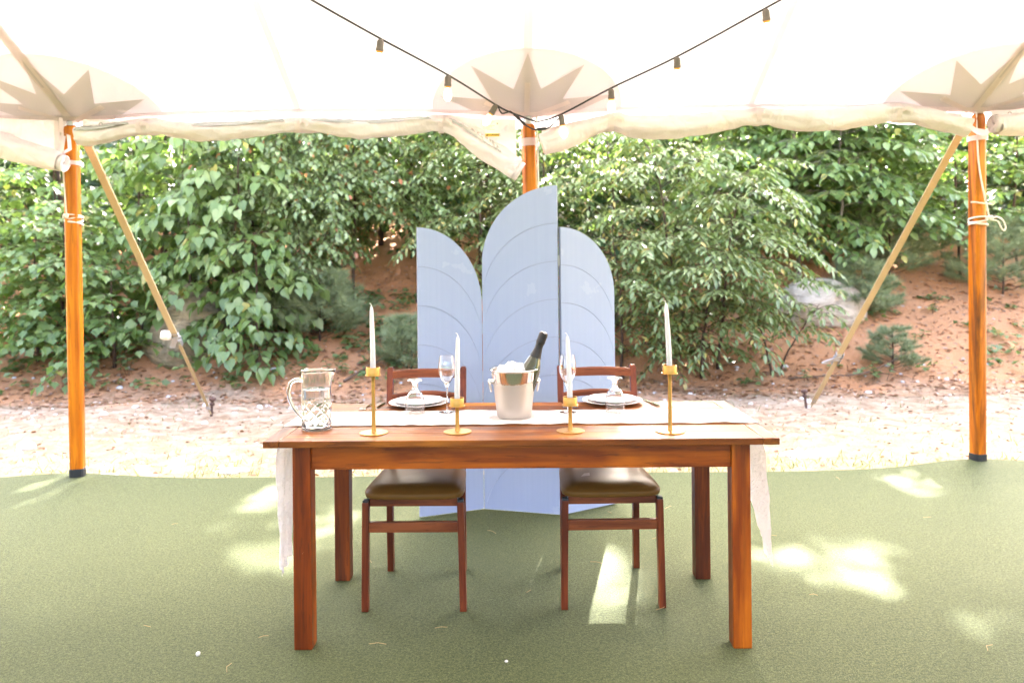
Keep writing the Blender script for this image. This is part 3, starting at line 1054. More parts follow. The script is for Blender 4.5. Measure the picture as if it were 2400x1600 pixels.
# ropes lashed to the poles
def rope_lash(label, cx, cy_, ztop, zk, x_top, loops, tail=None, rr=0.058, ring=None):
    t = thing("rope", label, "rope", (cx, cy_, zk), 0, "white ropes tied round the tent poles")
    o = Vector((cx, cy_, zk))
    m = MB()
    m.tube([Vector(p) - o for p in spline([(x_top, cy_ - 0.075, ztop), (x_top + (cx - x_top) * 0.5 - 0.006, cy_ - 0.068, (ztop + zk) / 2), (cx + loops[0], cy_ - rr - 0.004, zk + 0.03)], 14)], 0.0055, 7)
    m.build("line", M_rope, t)
    m = MB()
    for k in range(4):
        z = zk + 0.022 - 0.014 * k
        pts = []
        for i in range(33):
            a = 2 * PI * i / 32
            pts.append(Vector((cx + rr * math.cos(a), cy_ + rr * math.sin(a), z + 0.018 * math.sin(a * 1 + k * 1.3) * (0.6 if k % 2 else -0.6))) - o)
        m.tube(pts, 0.006, 7, caps=False)
    m.build("lashing", M_rope, t)
    m = MB()
    kp = [(cx + loops[0] - 0.012, cy_ - rr - 0.008, zk + 0.02), (cx + loops[0] + 0.012, cy_ - rr - 0.016, zk + 0.034), (cx + loops[0] + 0.008, cy_ - rr - 0.016, zk + 0.010), (cx + loops[0] - 0.012, cy_ - rr - 0.010, zk + 0.032), (cx + loops[0] - 0.022, cy_ - rr - 0.004, zk + 0.008)]
    m.tube([Vector(p) - o for p in spline(kp, 20)], 0.007, 7)
    m.build("knot", M_rope, t)
    if tail:
        m = MB()
        m.tube([Vector(p) - o for p in spline(tail, 30)], 0.0052, 7)
        m.build("loose_loop", M_rope, t)
    if ring:
        m = MB()
        m.tube([Vector(p) - o for p in [(cx - 0.075, cy_ - 0.05, ring + 0.014), (cx - 0.058, cy_ - 0.062, ring + 0.012), (cx, cy_ - 0.066, ring + 0.004), (cx + 0.055, cy_ - 0.058, ring)]], 0.0055, 7)
        m.build("cross_line", M_rope, t)
    return t


rope_lash("white rope running down the left pole to a wrapped knot", -2.851, 5.005, 2.33, 1.70, -2.895, (-0.015,), rr=0.052)
rope_lash("white rope down the right pole to a lashing with a dangling loop", 3.048, 5.02, 2.34, 1.625, 3.00, (0.038,),
          [(3.09, 4.955, 1.64), (3.125, 4.95, 1.655), (3.165, 4.95, 1.635), (3.185, 4.95, 1.59), (3.175, 4.95, 1.565), (3.155, 4.95, 1.585), (3.135, 4.95, 1.625), (3.10, 4.95, 1.635)], 0.053, 1.738)
m = MB()
m.tube([(0.168, 4.93, 2.33), (0.173, 4.935, 2.1), (0.18, 4.96, 1.2), (0.185, 4.99, 0.03)], 0.006, 7)
tag(m.build("rope", M_rope), "straight white rope running down the right side of the middle pole", "rope", "white ropes tied round the tent poles")

# guy straps and stakes ------------------------------------------------
def guy(label, a, b, tr, coil, tail_wide):
    t = thing("guy_strap", label, "guy strap", a, 0, "webbing guy straps from the tent edge to the ground")
    o = Vector(a)
    A, B = Vector(a), Vector(b)
    d = (B - A)
    D = d.normalized()
    side = D.cross(Vector((0, 1, 0.55)).normalized()).normalized()
    nrm = side.cross(D).normalized()
    def ribbon(p, q, w, th, twist=0.0):
        s2 = (side * math.cos(twist) + nrm * math.sin(twist)).normalized()
        n2 = s2.cross(D).normalized()
        V = []
        for c in (p, q):
            for sx, sy in ((-1, -1), (1, -1), (1, 1), (-1, 1)):
                V.append(c - o + s2 * (sx * w / 2) + n2 * (sy * th / 2))
        return V, [(0, 1, 2, 3), (7, 6, 5, 4), (0, 4, 5, 1), (1, 5, 6, 2), (2, 6, 7, 3), (3, 7, 4, 0)]
    R0 = A + d * tr
    m = MB()
    m.add(*ribbon(A, R0, 0.055, 0.006))
    m.add(*ribbon(A + nrm * 0.006 + side * 0.004, R0 + nrm * 0.004, 0.050, 0.004, 0.05))
    m.build("upper_webbing", M_strap, t)
    m = MB()
    if tail_wide:
        m.add(*ribbon(R0 + D * 0.02, B - D * 0.06, 0.046, 0.006))
    else:
        m.add(*ribbon(R0 + D * 0.10, B - D * 0.14, 0.020, 0.005, 0.9))
        m.add(*ribbon(R0 + D * 0.10 + side * 0.016, B - D * 0.14 + side * 0.012, 0.014, 0.005, -0.7))
    m.build("lower_webbing", M_strap, t)
    m = MB()
    for s in (-1, 1):
        m.bar(R0 - o + side * (0.030 * s) - D * 0.05, R0 - o + side * (0.030 * s) + D * 0.10, 0.005, 0.034, 0.001, tuple(nrm))
    m.tube([R0 - o - side * 0.042, R0 - o + side * 0.042], 0.013, 10)
    m.tube([R0 - o - side * 0.036 + D * 0.05, R0 - o + side * 0.036 + D * 0.05], 0.009, 10)
    m.tube([R0 - o - side * 0.036 - D * 0.035, R0 - o + side * 0.036 - D * 0.035], 0.007, 10)
    rt = m.build("ratchet", M_galv, t)
    m = MB()
    h0 = R0 - o - nrm * 0.012
    hd = (D * 0.9 - side * 0.45).normalized() if coil else (-side * 0.8 + D * 0.55).normalized()
    m.bar(h0, h0 + hd * 0.13, 0.045, 0.006, 0.001, tuple(nrm))
    m.tube([h0 + hd * 0.13 - side * 0.022, h0 + hd * 0.13 + side * 0.022], 0.008, 8)
    m.build("handle", M_galv, rt)
    m = MB()
    for s in (-1, 1):
        m.bar(B - D * 0.15 - o + side * 0.010 * s, B - D * 0.08 - o + side * 0.010 * s, 0.005, 0.012)
    m.tube([B - D * 0.10 - o - side * 0.014, B - D * 0.10 - o + side * 0.014], 0.007, 8)
    m.build("hook", M_galv, t)
    m = MB()
    m.tube([B - D * 0.09 - o, B - o], 0.007, 7)
    m.build("ground_loop", M_strap, t)
    if coil:
        m = MB()
        c = R0 - D * 0.045 - side * 0.060 - o - nrm * 0.02
        V, F = [], []
        N = 80
        ax = (nrm * 0.35 - Vector((0, 0, 1)) * 0.2 + side * 0.2 + Vector((0, 1, 0)) * 0.2 - D * 0.9).normalized()
        e1 = ax.orthogonal().normalized()
        e2 = ax.cross(e1)
        for i in range(N):
            a_ = 2 * PI * 4 * i / N
            r = 0.050 - 0.034 * i / N
            e = e1 * math.cos(a_) + e2 * math.sin(a_)
            V += [c + e * r - ax * 0.025, c + e * r + ax * 0.025, c + e * (r - 0.0055) + ax * 0.025, c + e * (r - 0.0055) - ax * 0.025]
        for i in range(N - 1):
            for s in range(4):
                F.append((4 * i + s, 4 * i + (s + 1) % 4, 4 * i + 4 + (s + 1) % 4, 4 * i + 4 + s))
        m.add(V, F, True)
        m.build("strap_coil", M_rope, t)
    return t


gl = (-2.86, 7.27, terrain(-2.86, 7.27) + 0.01)
gr = (2.875, 7.43, terrain(2.875, 7.43) + 0.01)
guy("tan guy strap with a rolled up tail at its ratchet, staked behind the left pole", (-2.83, 5.02, 2.33), gl, 0.655, True, False)
guy("tan guy strap with a bare ratchet, staked behind the right pole", (3.02, 5.04, 2.33), gr, 0.765, False, True)


def stake(label, loc, lean, h):
    t = thing("stake", label, "stake", loc, 0, "iron stakes driven into the sand")
    m = MB()
    T = Vector(lean).normalized()
    m.tube([T * -0.12, T * (h - 0.03)], 0.013, 8)
    m.build("shaft", M_rust, t)
    m = MB()
    m.tube([T * (h - 0.075), T * (h - 0.07), T * (h - 0.055), T * (h - 0.05)], [0.018, 0.024, 0.024, 0.018], 10)
    m.tube([T * (h - 0.035), T * (h - 0.028), T * (h - 0.004), T * h], [0.018, 0.030, 0.030, 0.024], 10)
    m.build("head", M_rust, t)


stake("rusty stake standing upright in the sand where the coiled strap ends", gl, (0.08, 0.0, 1), 0.165)
stake("rusty stake standing in the sand where the right strap ends", (gr[0] - 0.035, gr[1] + 0.02, gr[2]), (-0.12, 0.0, 1), 0.17)

# string lights ---------------------------------------------------------
def bulb(strand, o, p, tilt=(0, 0)):
    M = Matrix.Rotation(tilt[0], 4, 'Y') @ Matrix.Rotation(tilt[1], 4, 'X')
    Mt = Matrix.Translation(Vector(p) - o) @ M
    m = MB()
    m.lathe([(0.0, 0.004), (0.010, 0.003), (0.017, -0.006), (0.0185, -0.014), (0.0185, -0.044), (0.0205, -0.046), (0.0205, -0.058), (0.017, -0.060), (0.0, -0.060)], 18, (0, 0, 0), Mt)
    m.bar(Mt @ Vector((-0.010, -0.019, -0.008)), Mt @ Vector((-0.010, -0.019, -0.040)), 0.004, 0.004)
    s = m.build("socket", M_socket, strand)
    m = MB()
    m.lathe([(0.0155, -0.058), (0.0165, -0.061), (0.015, -0.064), (0.0165, -0.067), (0.0145, -0.070)], 16, (0, 0, 0), Mt)
    m.build("screw_base", M_brass, s)
    m = MB()
    m.lathe([(0.013, -0.068), (0.0185, -0.082), (0.0235, -0.100), (0.0242, -0.112), (0.0215, -0.128), (0.014, -0.139), (0.006, -0.144), (0.0, -0.145)], 20, (0, 0, 0), Mt)
    m.build("bulb", M_bulb, s)
    m = MB()
    m.tube([Mt @ Vector(q) for q in ((-0.004, 0, -0.072), (-0.007, 0, -0.100), (-0.003, 0.002, -0.108), (0.0, 0, -0.098), (0.003, 0.002, -0.108), (0.007, 0, -0.100), (0.004, 0, -0.072))], 0.0013, 5)
    m.build("filament", M_fil, s)


def strand(label, path, bulbs, extra, plugs, grp="strings of warm bulbs"):
    o = Vector(path[0])
    t = thing("string_light", label, "string light", path[0], 0, grp)
    m = MB()
    m.tube([Vector(p) - o for p in spline(path, 90)], 0.0056, 6)
    for e in extra:
        m.tube([Vector(p) - o for p in spline(e, 24)], 0.0050, 6)
    m.build("cable", M_cable, t)
    for b in bulbs:
        bulb(t, o, b[0], b[1])
    for (p, q) in plugs:
        P_, Q_ = Vector(p) - o, Vector(q) - o
        m = MB()
        m.tube([P_, P_.lerp(Q_, .1), P_.lerp(Q_, .45), P_.lerp(Q_, .55), P_.lerp(Q_, .9), Q_], [0.006, 0.010, 0.0105, 0.0085, 0.010, 0.006], 8)
        m.build("plug", M_cable, t)
    return t


strand("black string light sloping from upper left down to the middle pole",
       [(0.16, 4.83, 2.275), (-0.01, 4.80, 2.335), (-0.096, 4.75, 2.372), (-0.355, 4.40, 2.468), (-0.672, 4.0, 2.562), (-0.935, 3.62, 2.638), (-1.20, 3.24, 2.725), (-1.6, 2.65, 2.90), (-2.4, 1.45, 3.45), (-3.2, 0.2, 4.3)],
       [((-0.672, 4.0, 2.556), (R(6), 0)), ((-0.355, 4.40, 2.462), (R(2), 0)), ((-0.088, 4.76, 2.366), (R(32), 0))],
       [[(-0.075, 4.76, 2.355), (-0.055, 4.76, 2.318), (-0.03, 4.77, 2.322), (0.0, 4.79, 2.335)],
        [(0.0, 4.79, 2.335), (0.05, 4.80, 2.295), (0.10, 4.80, 2.245)]],
       [((0.02, 4.80, 2.322), (0.092, 4.80, 2.250))])
strand("black string light sloping from upper right down to the middle pole",
       [(0.17, 4.83, 2.275), (0.312, 4.80, 2.312), (0.618, 4.70, 2.452), (0.958, 4.40, 2.560), (1.335, 4.0, 2.70), (1.63, 3.68, 2.815), (1.93, 3.3, 2.94), (2.4, 2.6, 3.25), (3.3, 0.3, 4.3)],
       [((1.335, 4.0, 2.692), (R(-4), 0)), ((0.958, 4.40, 2.553), (0, 0)), ((0.618, 4.70, 2.445), (0, 0)), ((0.316, 4.80, 2.308), (R(-8), 0))],
       [[(0.10, 4.80, 2.245), (0.15, 4.80, 2.222), (0.22, 4.80, 2.225), (0.27, 4.80, 2.255), (0.302, 4.80, 2.290)]],
       [((0.165, 4.80, 2.221), (0.225, 4.80, 2.229))])

# ------------------------------------------------------------------ folding screen
scr = thing("folding_screen", "pale periwinkle blue three panel screen with arched tops and grooved arcs behind the table", "folding screen", (0.04, 4.27, 0))


def panel(a, b, zt, drop, sp, label):
    a, b = Vector((a[0], a[1], 0)), Vector((b[0], b[1], 0))
    d = b - a
    w = d.length
    d.normalize()
    nrm = Vector((d.y, -d.x, 0))
    if nrm.y > 0:
        nrm = -nrm
    o = Vector((0.04, 4.27, 0))
    def P(s, z, off):
        return a + d * s + nrm * off + Vector((0, 0, z)) - o
    def top(s, k):
        return zt - k * sp - drop * (1 - math.sqrt(max(0, 1 - (s / w) ** 2)))
    S = [w * math.sin(PI / 2 * i / 28) for i in range(29)]
    z0 = 0.008
    def slab(fa, fb, o0, o1, s0=0.0, s1=0.0):
        V, F = [], []
        for s in S:
            ss = min(max(s, s0), w - s1)
            V += [P(ss, fb(ss), o0), P(ss, fa(ss), o0), P(ss, fa(ss), o1), P(ss, fb(ss), o1)]
        n = len(S)
        for i in range(n - 1):
            for q in range(4):
                F.append((4 * i + q, 4 * i + (q + 1) % 4, 4 * i + 4 + (q + 1) % 4, 4 * i + 4 + q))
        F += [(0, 1, 2, 3), (4 * n - 1, 4 * n - 2, 4 * n - 3, 4 * n - 4)]
        m.add(V, F)
    m = MB()
    slab(lambda s: top(s, 0), lambda s: z0, -0.016, 0.0)
    pn = m.build("panel", M_screenedge, scr)
    if label:
        pn["label"] = label
    kmax = int((zt - drop - 0.1) / sp) + 1
    g = 0.0012
    for k in range(kmax + 1):
        m = MB()
        lo = (lambda s, k=k: max(z0, top(s, k + 1) + g)) if k < kmax else (lambda s: z0)
        hi = (lambda s, k=k: max(z0 + 0.002, top(s, k) - (g if k else 0)))
        slab(hi, lo, 0.0005, 0.0045)
        m.build("carved_band", M_paint, pn)
    return pn


panel((-0.517, 4.198), (-0.174, 4.333), 1.588, 0.435, 0.214, "left panel with its tall edge outside")
panel((0.250, 4.216), (-0.168, 4.333), 1.812, 0.425, 0.208, "tallest centre panel")
panel((0.266, 4.216), (0.582, 4.405), 1.583, 0.375, 0.208, "right panel with its curve outside")
for (x, y, zs) in ((-0.171, 4.326, (0.25, 0.75, 1.02)), (0.258, 4.209, (0.25, 0.8, 1.40))):
    for z in zs:
        m = MB()
        m.tube([(x - 0.04, y - 4.27 + 0.012, z - 0.03), (x - 0.04, y - 4.27 + 0.012, z + 0.03)], 0.004, 7)
        m.box((x - 0.04, y - 4.27 + 0.016, z), (0.03, 0.003, 0.055))
        m.build("hinge", M_galv, scr)

# ------------------------------------------------------------------ table
TH = 0.76
TC, TRZ = (0.027, 3.090), R(-0.8)
table = thing("dining_table", "long orange brown farmhouse table set for two on the turf", "table", (TC[0], TC[1], 0), TRZ)
hw, hd, th = 0.915, 0.373, 0.0235
bw = 0.056
by = np.linspace(-hd, hd, 7)
for i in range(6):
    m = MB()
    m.box((0, (by[i] + by[i + 1]) / 2, TH - th / 2 - (0.0006 if i % 2 else 0)), (2 * (hw - bw) - 0.002, by[i + 1] - by[i] - 0.0016, th), 0.0022)
    m.build("plank", M_top, table)
for s in (-1, 1):
    m = MB()
    m.box((s * (hw - bw / 2), 0, TH - th / 2 + 0.0004), (bw, 2 * hd + 0.004, th + 0.0008), 0.004)
    m.build("breadboard_end", M_topend, table)
lx, ly, lw = 0.822, 0.335, 0.066
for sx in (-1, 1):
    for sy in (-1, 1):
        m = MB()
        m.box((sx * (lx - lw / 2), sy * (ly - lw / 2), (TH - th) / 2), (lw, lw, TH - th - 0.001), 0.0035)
        m.build("leg", M_leg if sy < 0 else M_legshade, table)
az, ah = TH - th - 0.046, 0.088
for sy in (-1, 1):
    m = MB()
    m.box((0, sy * (ly - 0.012 - 0.011), az), (2 * (lx - lw), 0.022, ah), 0.0015)
    m.build("apron", M_apron, table)
for sx in (-1, 1):
    m = MB()
    m.box((sx * (lx - 0.012 - 0.011), 0, az), (0.022, 2 * (ly - lw), ah), 0.0015)
    m.build("apron", M_topend, table)

TMAT = Matrix.Translation((TC[0], TC[1], 0)) @ Matrix.Rotation(TRZ, 4, 'Z')

# gauze runner, hanging down over both ends
def runner():
    m = MB()
    # local table coordinates
    yl, yh = -0.128, 0.158
    dl, dr = 0.60, 0.545
    L = dl + 2 * hw + dr
    nu, nv = 300, 26
    def f(u, v):
        s = u * L
        y = yl + (yh - yl) * v
        ed = 0.006 * nz(s * 9, v * 2.0, 1) + 0.004 * nz(s * 26, v * 3, 2)
        if dl - 0.004 <= s <= dl + 2 * hw + 0.004:
            x = s - dl - hw
            z = TH + 0.0032 + 0.0060 * abs(nz(s * 5, y * 55, 3)) + 0.0030 * abs(nz(s * 16, y * 50, 6))
            return Vector((x, y + ed, z))
        if s < dl:
            q = dl - s
            sgn, tot = -1, dl
        else:
            q = s - dl - 2 * hw
            sgn, tot = 1, dr
        k = q / tot
        yc = yl + (yh - yl) * 0.5
        if sgn < 0:
            nar = 1 - 0.62 * min(1, k * 1.15) ** 0.8
            yy = (yl + 0.05 * k) + (y - yl) * nar
            qq = q * (1 - 0.10 * v)
            fold = 0.016 * math.sin(v * 17 + 1.0 + 2 * k) * min(1, q * 9) + 0.010 * math.sin(v * 31 + k * 5)* min(1, q * 9)
            x = -hw - 0.010 - 0.010 * min(1, q * 8) - fold * 0.6 - 0.012 * k + 0.008 * nz(q * 9, v * 2, 7)
        else:
            nar = 1 - 0.12 * k
            yy = yl + (y - yl) * nar - 0.02 * k
            qq = q * (1 - 0.30 * v * k)
            fold = 0.012 * math.sin(v * 15 + 2 * k) * min(1, q * 9) + 0.008 * math.sin(v * 29 + 4 * k) * min(1, q * 9)
            x = hw + 0.008 + 0.010 * min(1, q * 8) + fold * 0.6 + 0.022 * k * k + 0.010 * nz(q * 8, v * 2, 8)
        z = TH + 0.003 - qq + 0.004 * nz(q * 20, v * 6, 9)
        return Vector((x, yy + ed * 1.6 + 0.006 * nz(q * 14, v * 2, 12), z))
    m.grid(f, nu, nv)
    o = m.build("table_runner", M_runner)
    o.location = (TC[0], TC[1], 0)
    o.rotation_euler = (0, 0, TRZ)
    tag(o, "crinkled white gauze runner along the table with both ends hanging down", "table runner")


runner()
RT = TH + 0.0055            # top of the cloth

# ------------------------------------------------------------------ chairs
def chair(label, patch):
    t = thing("dining_chair", label, "chair", (0, 0, 0), 0, "wooden folding chairs at the table")
    for s in (-1, 1):
        m = MB()
        m.bar((s * 0.197, -0.205, 0), (s * 0.190, -0.205, 0.436), 0.027, 0.032, 0.003, (0, 1, 0))
        lg = m.build("front_leg", M_chairz, t)
        m = MB()
        m.box((s * 0.190, -0.205, 0.440), (0.023, 0.028, 0.010), 0.002)
        m.build("leg_cap", M_boot, lg)
        m = MB()
        pts = [(s * 0.165, 0.205, 0), (s * 0.165, 0.195, 0.30), (s * 0.166, 0.20, 0.50), (s * 0.168, 0.235, 0.75), (s * 0.168, 0.262, 0.905)]
        P = spline(pts, 14)
        V, F = [], []
        for i, p in enumerate(P):
            hx = 0.0135
            hy = 0.017 - 0.003 * i / 13
            V += [p + Vector((-hx, -hy, 0)), p + Vector((hx, -hy, 0)), p + Vector((hx, hy, 0)), p + Vector((-hx, hy, 0))]
        for i in range(13):
            for q in range(4):
                F.append((4 * i + q, 4 * i + (q + 1) % 4, 4 * i + 4 + (q + 1) % 4, 4 * i + 4 + q))
        # rounded top
        p = P[-1]
        V += [p + Vector((-0.009, -0.010, 0.008)), p + Vector((0.009, -0.010, 0.008)), p + Vector((0.009, 0.010, 0.008)), p + Vector((-0.009, 0.010, 0.008))]
        b = 4 * 14
        for q in range(4):
            F.append((b - 4 + q, b - 4 + (q + 1) % 4, b + (q + 1) % 4, b + q))
        F += [(b, b + 1, b + 2, b + 3), (3, 2, 1, 0)]
        m.add(V, F)
        m.build("back_post", M_chairz, t)
        m = MB()
        m.bar((s * 0.160, -0.16, 0.432), (s * 0.160, 0.18, 0.432), 0.020, 0.032, 0.002)
        m.build("side_rail", M_chair, t)
        # folding brace
        m = MB()
        m.bar((s * 0.148, -0.02, 0.425), (s * 0.146, 0.19, 0.30), 0.004, 0.012)
        m.tube([(s * 0.146, 0.10, 0.41), (s * 0.146, 0.135, 0.36), (s * 0.148, 0.18, 0.375)], 0.0075, 7)
        m.bar((s * 0.152, 0.15, 0.335), (s * 0.152, 0.19, 0.375), 0.006, 0.022)
        m.build("folding_brace", M_boot, t)
    m = MB()
    m.box((0, -0.196, 0.4335), (0.352, 0.020, 0.033), 0.002)
    m.build("front_rail", M_chair, t)
    m = MB()
    m.box((0, 0.175, 0.4335), (0.30, 0.018, 0.030), 0.002)
    m.build("rear_rail", M_chair, t)
    m = MB()
    m.box((0, -0.207, 0.336), (0.358, 0.019, 0.041), 0.002)
    m.build("stretcher", M_chair, t)
    # bowed rails of the back
    def rail(zc, h, y0, arch, name, fl):
        m = MB()
        V, F = [], []
        n = 17
        for i in range(n):
            x = -0.155 + 0.31 * i / (n - 1)
            e = 1 - (x / 0.155) ** 2
            yb = y0 + 0.020 * e
            zt = zc + h / 2 + arch * e - 0.003
            zb = zc - h / 2 + fl * arch * e
            V += [Vector((x, yb - 0.010, zb)), Vector((x, yb + 0.010, zb)), Vector((x, yb + 0.010, zt)), Vector((x, yb + 0.004, zt + 0.002)), Vector((x, yb - 0.004, zt + 0.002)), Vector((x, yb - 0.010, zt - 0.004))]
        for i in range(n - 1):
            for q in range(6):
                F.append((6 * i + q, 6 * i + (q + 1) % 6, 6 * i + 6 + (q + 1) % 6, 6 * i + 6 + q))
        F += [tuple(range(5, -1, -1)), tuple(range(6 * n - 6, 6 * n))]
        m.add(V, F)
        m.build(name, M_chair, t)
    rail(0.881, 0.036, 0.250, 0.006, "top_rail", 0.2)
    rail(0.780, 0.028, 0.232, 0.012, "back_rail", 0.9)
    # upholstered seat: a domed cushion with a welted lower edge
    m = MB()
    n = 48
    prof = [(0.955, 0.4505), (0.99, 0.452), (1.0, 0.458), (0.995, 0.464), (1.0, 0.469), (0.985, 0.4735), (0.955, 0.479), (0.90, 0.486), (0.82, 0.494), (0.70, 0.499), (0.54, 0.503), (0.34, 0.506), (0.0, 0.507)]
    V, F = [], []
    for k, z in prof:
        for j in range(n):
            a = 2 * PI * j / n
            ca, sa = math.cos(a), math.sin(a)
            q = (abs(ca) ** 7 + abs(sa) ** 7) ** (-1 / 7)
            y = -0.018 + 0.212 * k * q * sa
            wd = 0.207 - 0.022 * ((y + 0.23) / 0.42)
            x = wd * k * q * ca
            V.append(Vector((x, y - (0.008 * (1 - (x / 0.21) ** 2) if sa < -0.5 else 0) * k, z)))
    for i in range(len(prof) - 1):
        for j in range(n):
            F.append((i * n + j, i * n + (j + 1) % n, (i + 1) * n + (j + 1) % n, (i + 1) * n + j))
    F.append(tuple(range(n - 1, -1, -1)))
    m.add(V, F, True)
    m.build("seat_cushion", M_leather, t)
    if patch:
        m = MB()
        m.add([(-0.115, -0.115, 0.5035), (-0.078, -0.108, 0.5050), (-0.075, -0.072, 0.5062), (-0.098, -0.078, 0.5056)], [(0, 1, 2, 3)])
        m.build("torn_patch", M_patch, t)
    return t


chL = chair("wooden folding chair with an unmarked brown leather seat near the pitcher end of the table", False)
chL.location = (-0.402, 3.283, 0)
chL.rotation_euler = (0, 0, R(-1.0))
chR = chair("wooden folding chair with a small pale torn patch on its brown leather seat", True)
chR.location = (0.389, 3.290, 0)
chR.rotation_euler = (0, 0, R(1.0))

# ------------------------------------------------------------------ tableware
def candlestick(x, y, h, label, clabel, cl, lean):
    t = thing("candlestick", label, "candlestick", (x, y, TH + 0.0006), 0, "gold candlesticks along the front of the table")
    m = MB()
    m.lathe([(0.0, 0), (0.051, 0), (0.0525, 0.0012), (0.0525, 0.003), (0.051, 0.0042), (0.012, 0.0048), (0.0, 0.0048)], 48)
    m.build("base", M_gold, t)
    m = MB()
    m.lathe([(0.0095, 0.0046), (0.0080, 0.014), (0.0072, 0.05), (0.0068, h - 0.06), (0.0074, h - 0.034), (0.009, h - 0.030), (0.0, h - 0.030)], 20)
    m.build("stem", M_gold, t)
    m = MB()
    m.lathe([(0.0, h - 0.0318), (0.030, h - 0.0318), (0.0305, h - 0.030), (0.030, h - 0.0282), (0.0268, h - 0.0278), (0.0265, h - 0.001), (0.0260, h), (0.0245, h), (0.0242, h - 0.012), (0.0, h - 0.014)], 40)
    m.build("cup", M_gold, t)
    c = thing("candle", clabel, "candle", (x, y, TH + 0.0006 + h - 0.0138), 0, "white taper candles")
    m = MB()
    def ax(z):
        return Vector((lean * (z / cl) ** 1.3, 0, z))
    Z = [0, 0.002, 0.06, 0.12, 0.18, cl - 0.018, cl - 0.008, cl - 0.002, cl]
    rr = [0.0095, 0.0102, 0.0099, 0.0093, 0.0084, 0.0070, 0.0054, 0.0028, 0.0008]
    m.tube([ax(z) for z in Z], rr, 18)
    m.build("wax", M_wax, c)
    m = MB()
    T = ax(cl)
    m.tube([T - Vector((0, 0, .003)), T + Vector((-0.001, 0, 0.005)), T + Vector((-0.004, 0, 0.009)), T + Vector((-0.0085, 0, 0.0105))], 0.0013, 6)
    m.build("wick", M_wick, c)


candlestick(-0.519, 2.848, 0.245, "tall gold candlestick between the pitcher and the left plate", "white taper in the tall candlestick nearest the pitcher", 0.240, -0.004)
candlestick(-0.209, 2.852, 0.128, "short gold candlestick left of the ice bucket", "white taper in the short candlestick left of the ice bucket", 0.243, 0.005)
candlestick(0.210, 2.846, 0.128, "short gold candlestick right of the ice bucket", "white taper in the short candlestick right of the ice bucket", 0.240, -0.008)
candlestick(0.575, 2.822, 0.245, "tall gold candlestick on the bare right end of the table", "white taper in the tall candlestick at the right end", 0.240, -0.011)

# cut glass pitcher with water
pt = thing("pitcher", "cut glass pitcher half full of water on the left end of the table", "pitcher", (-0.753, 2.935, TH + 0.001))
def prad(sp):
    def f(r, z, a):
        if r < 1e-5:
            return r
        q = max(0.0, (z - 0.15) / 0.075)
        d = math.exp(-((math.atan2(math.sin(a), math.cos(a))) / 0.42) ** 2)
        return r + sp * q * q * d * (1 if z > 0.15 else 0) 
    return f
def cut(r, z, a):
    r2 = prad(0.020)(r, z, a)
    if 0.018 < z < 0.112 and r > 0.05:
        p = 9 * a / (2 * PI)
        q = z / 0.040
        g = min(abs((p + q) % 1 - .5), abs((p - q) % 1 - .5))
        edge = min(1, (0.112 + 0.012 * math.cos(9 * a) - z) / 0.01) if z > 0.09 else 1
        r2 -= 0.0028 * max(0.0, 1 - g / 0.12) * max(0, edge)
    elif z >= 0.112 and r > 0.05:
        r2 -= 0.0010 * abs(math.sin(6 * a))
    return r2
m = MB()
out = [(0.0, 0.0), (0.040, 0.0), (0.054, 0.001), (0.056, 0.004)] + [(0.056 + 0.0006 * (z / 0.225), z) for z in np.linspace(0.008, 0.21, 74)] + [(0.0575, 0.217), (0.0580, 0.223), (0.0572, 0.2255), (0.0555, 0.2245), (0.0535, 0.217)]
inn = [(0.0523, z) for z in np.linspace(0.205, 0.018, 16)] + [(0.049, 0.009), (0.0, 0.008)]
prof = out + inn
nout = len(out)
V, F = [], []
N = 144
for i, (r, z) in enumerate(prof):
    fn = cut if i < nout else prad(0.020)
    for j in range(N):
        a = 2 * PI * j / N
        rr = fn(r, z, a)
        V.append(Vector((rr * math.cos(a), rr * math.sin(a), z)))
for i in range(len(prof) - 1):
    for j in range(N):
        F.append((i * N + j, i * N + (j + 1) % N, (i + 1) * N + (j + 1) % N, (i + 1) * N + j))
m.add(V, F, True)
m.build("glass_body", M_glass, pt, weld=True)
m = MB()
hp = spline([(-0.0555, 0, 0.187), (-0.072, 0, 0.189), (-0.098, -0.001, 0.176), (-0.107, -0.001, 0.140), (-0.094, -0.001, 0.095), (-0.072, 0, 0.062), (-0.0558, 0, 0.044)], 30)
m.tube(hp, [0.0085 - 0.003 * (i / 29) for i in range(30)], 14)
m.build("handle", M_glass, pt)
m = MB()
m.lathe([(0.0, 0.0086), (0.0486, 0.0096), (0.0519, 0.019)] + [(0.0519, z) for z in np.linspace(0.03, 0.154, 10)] + [(0.0500, 0.1546), (0.0, 0.1544)], 64)
m.build("water", M_water, pt, weld=True)

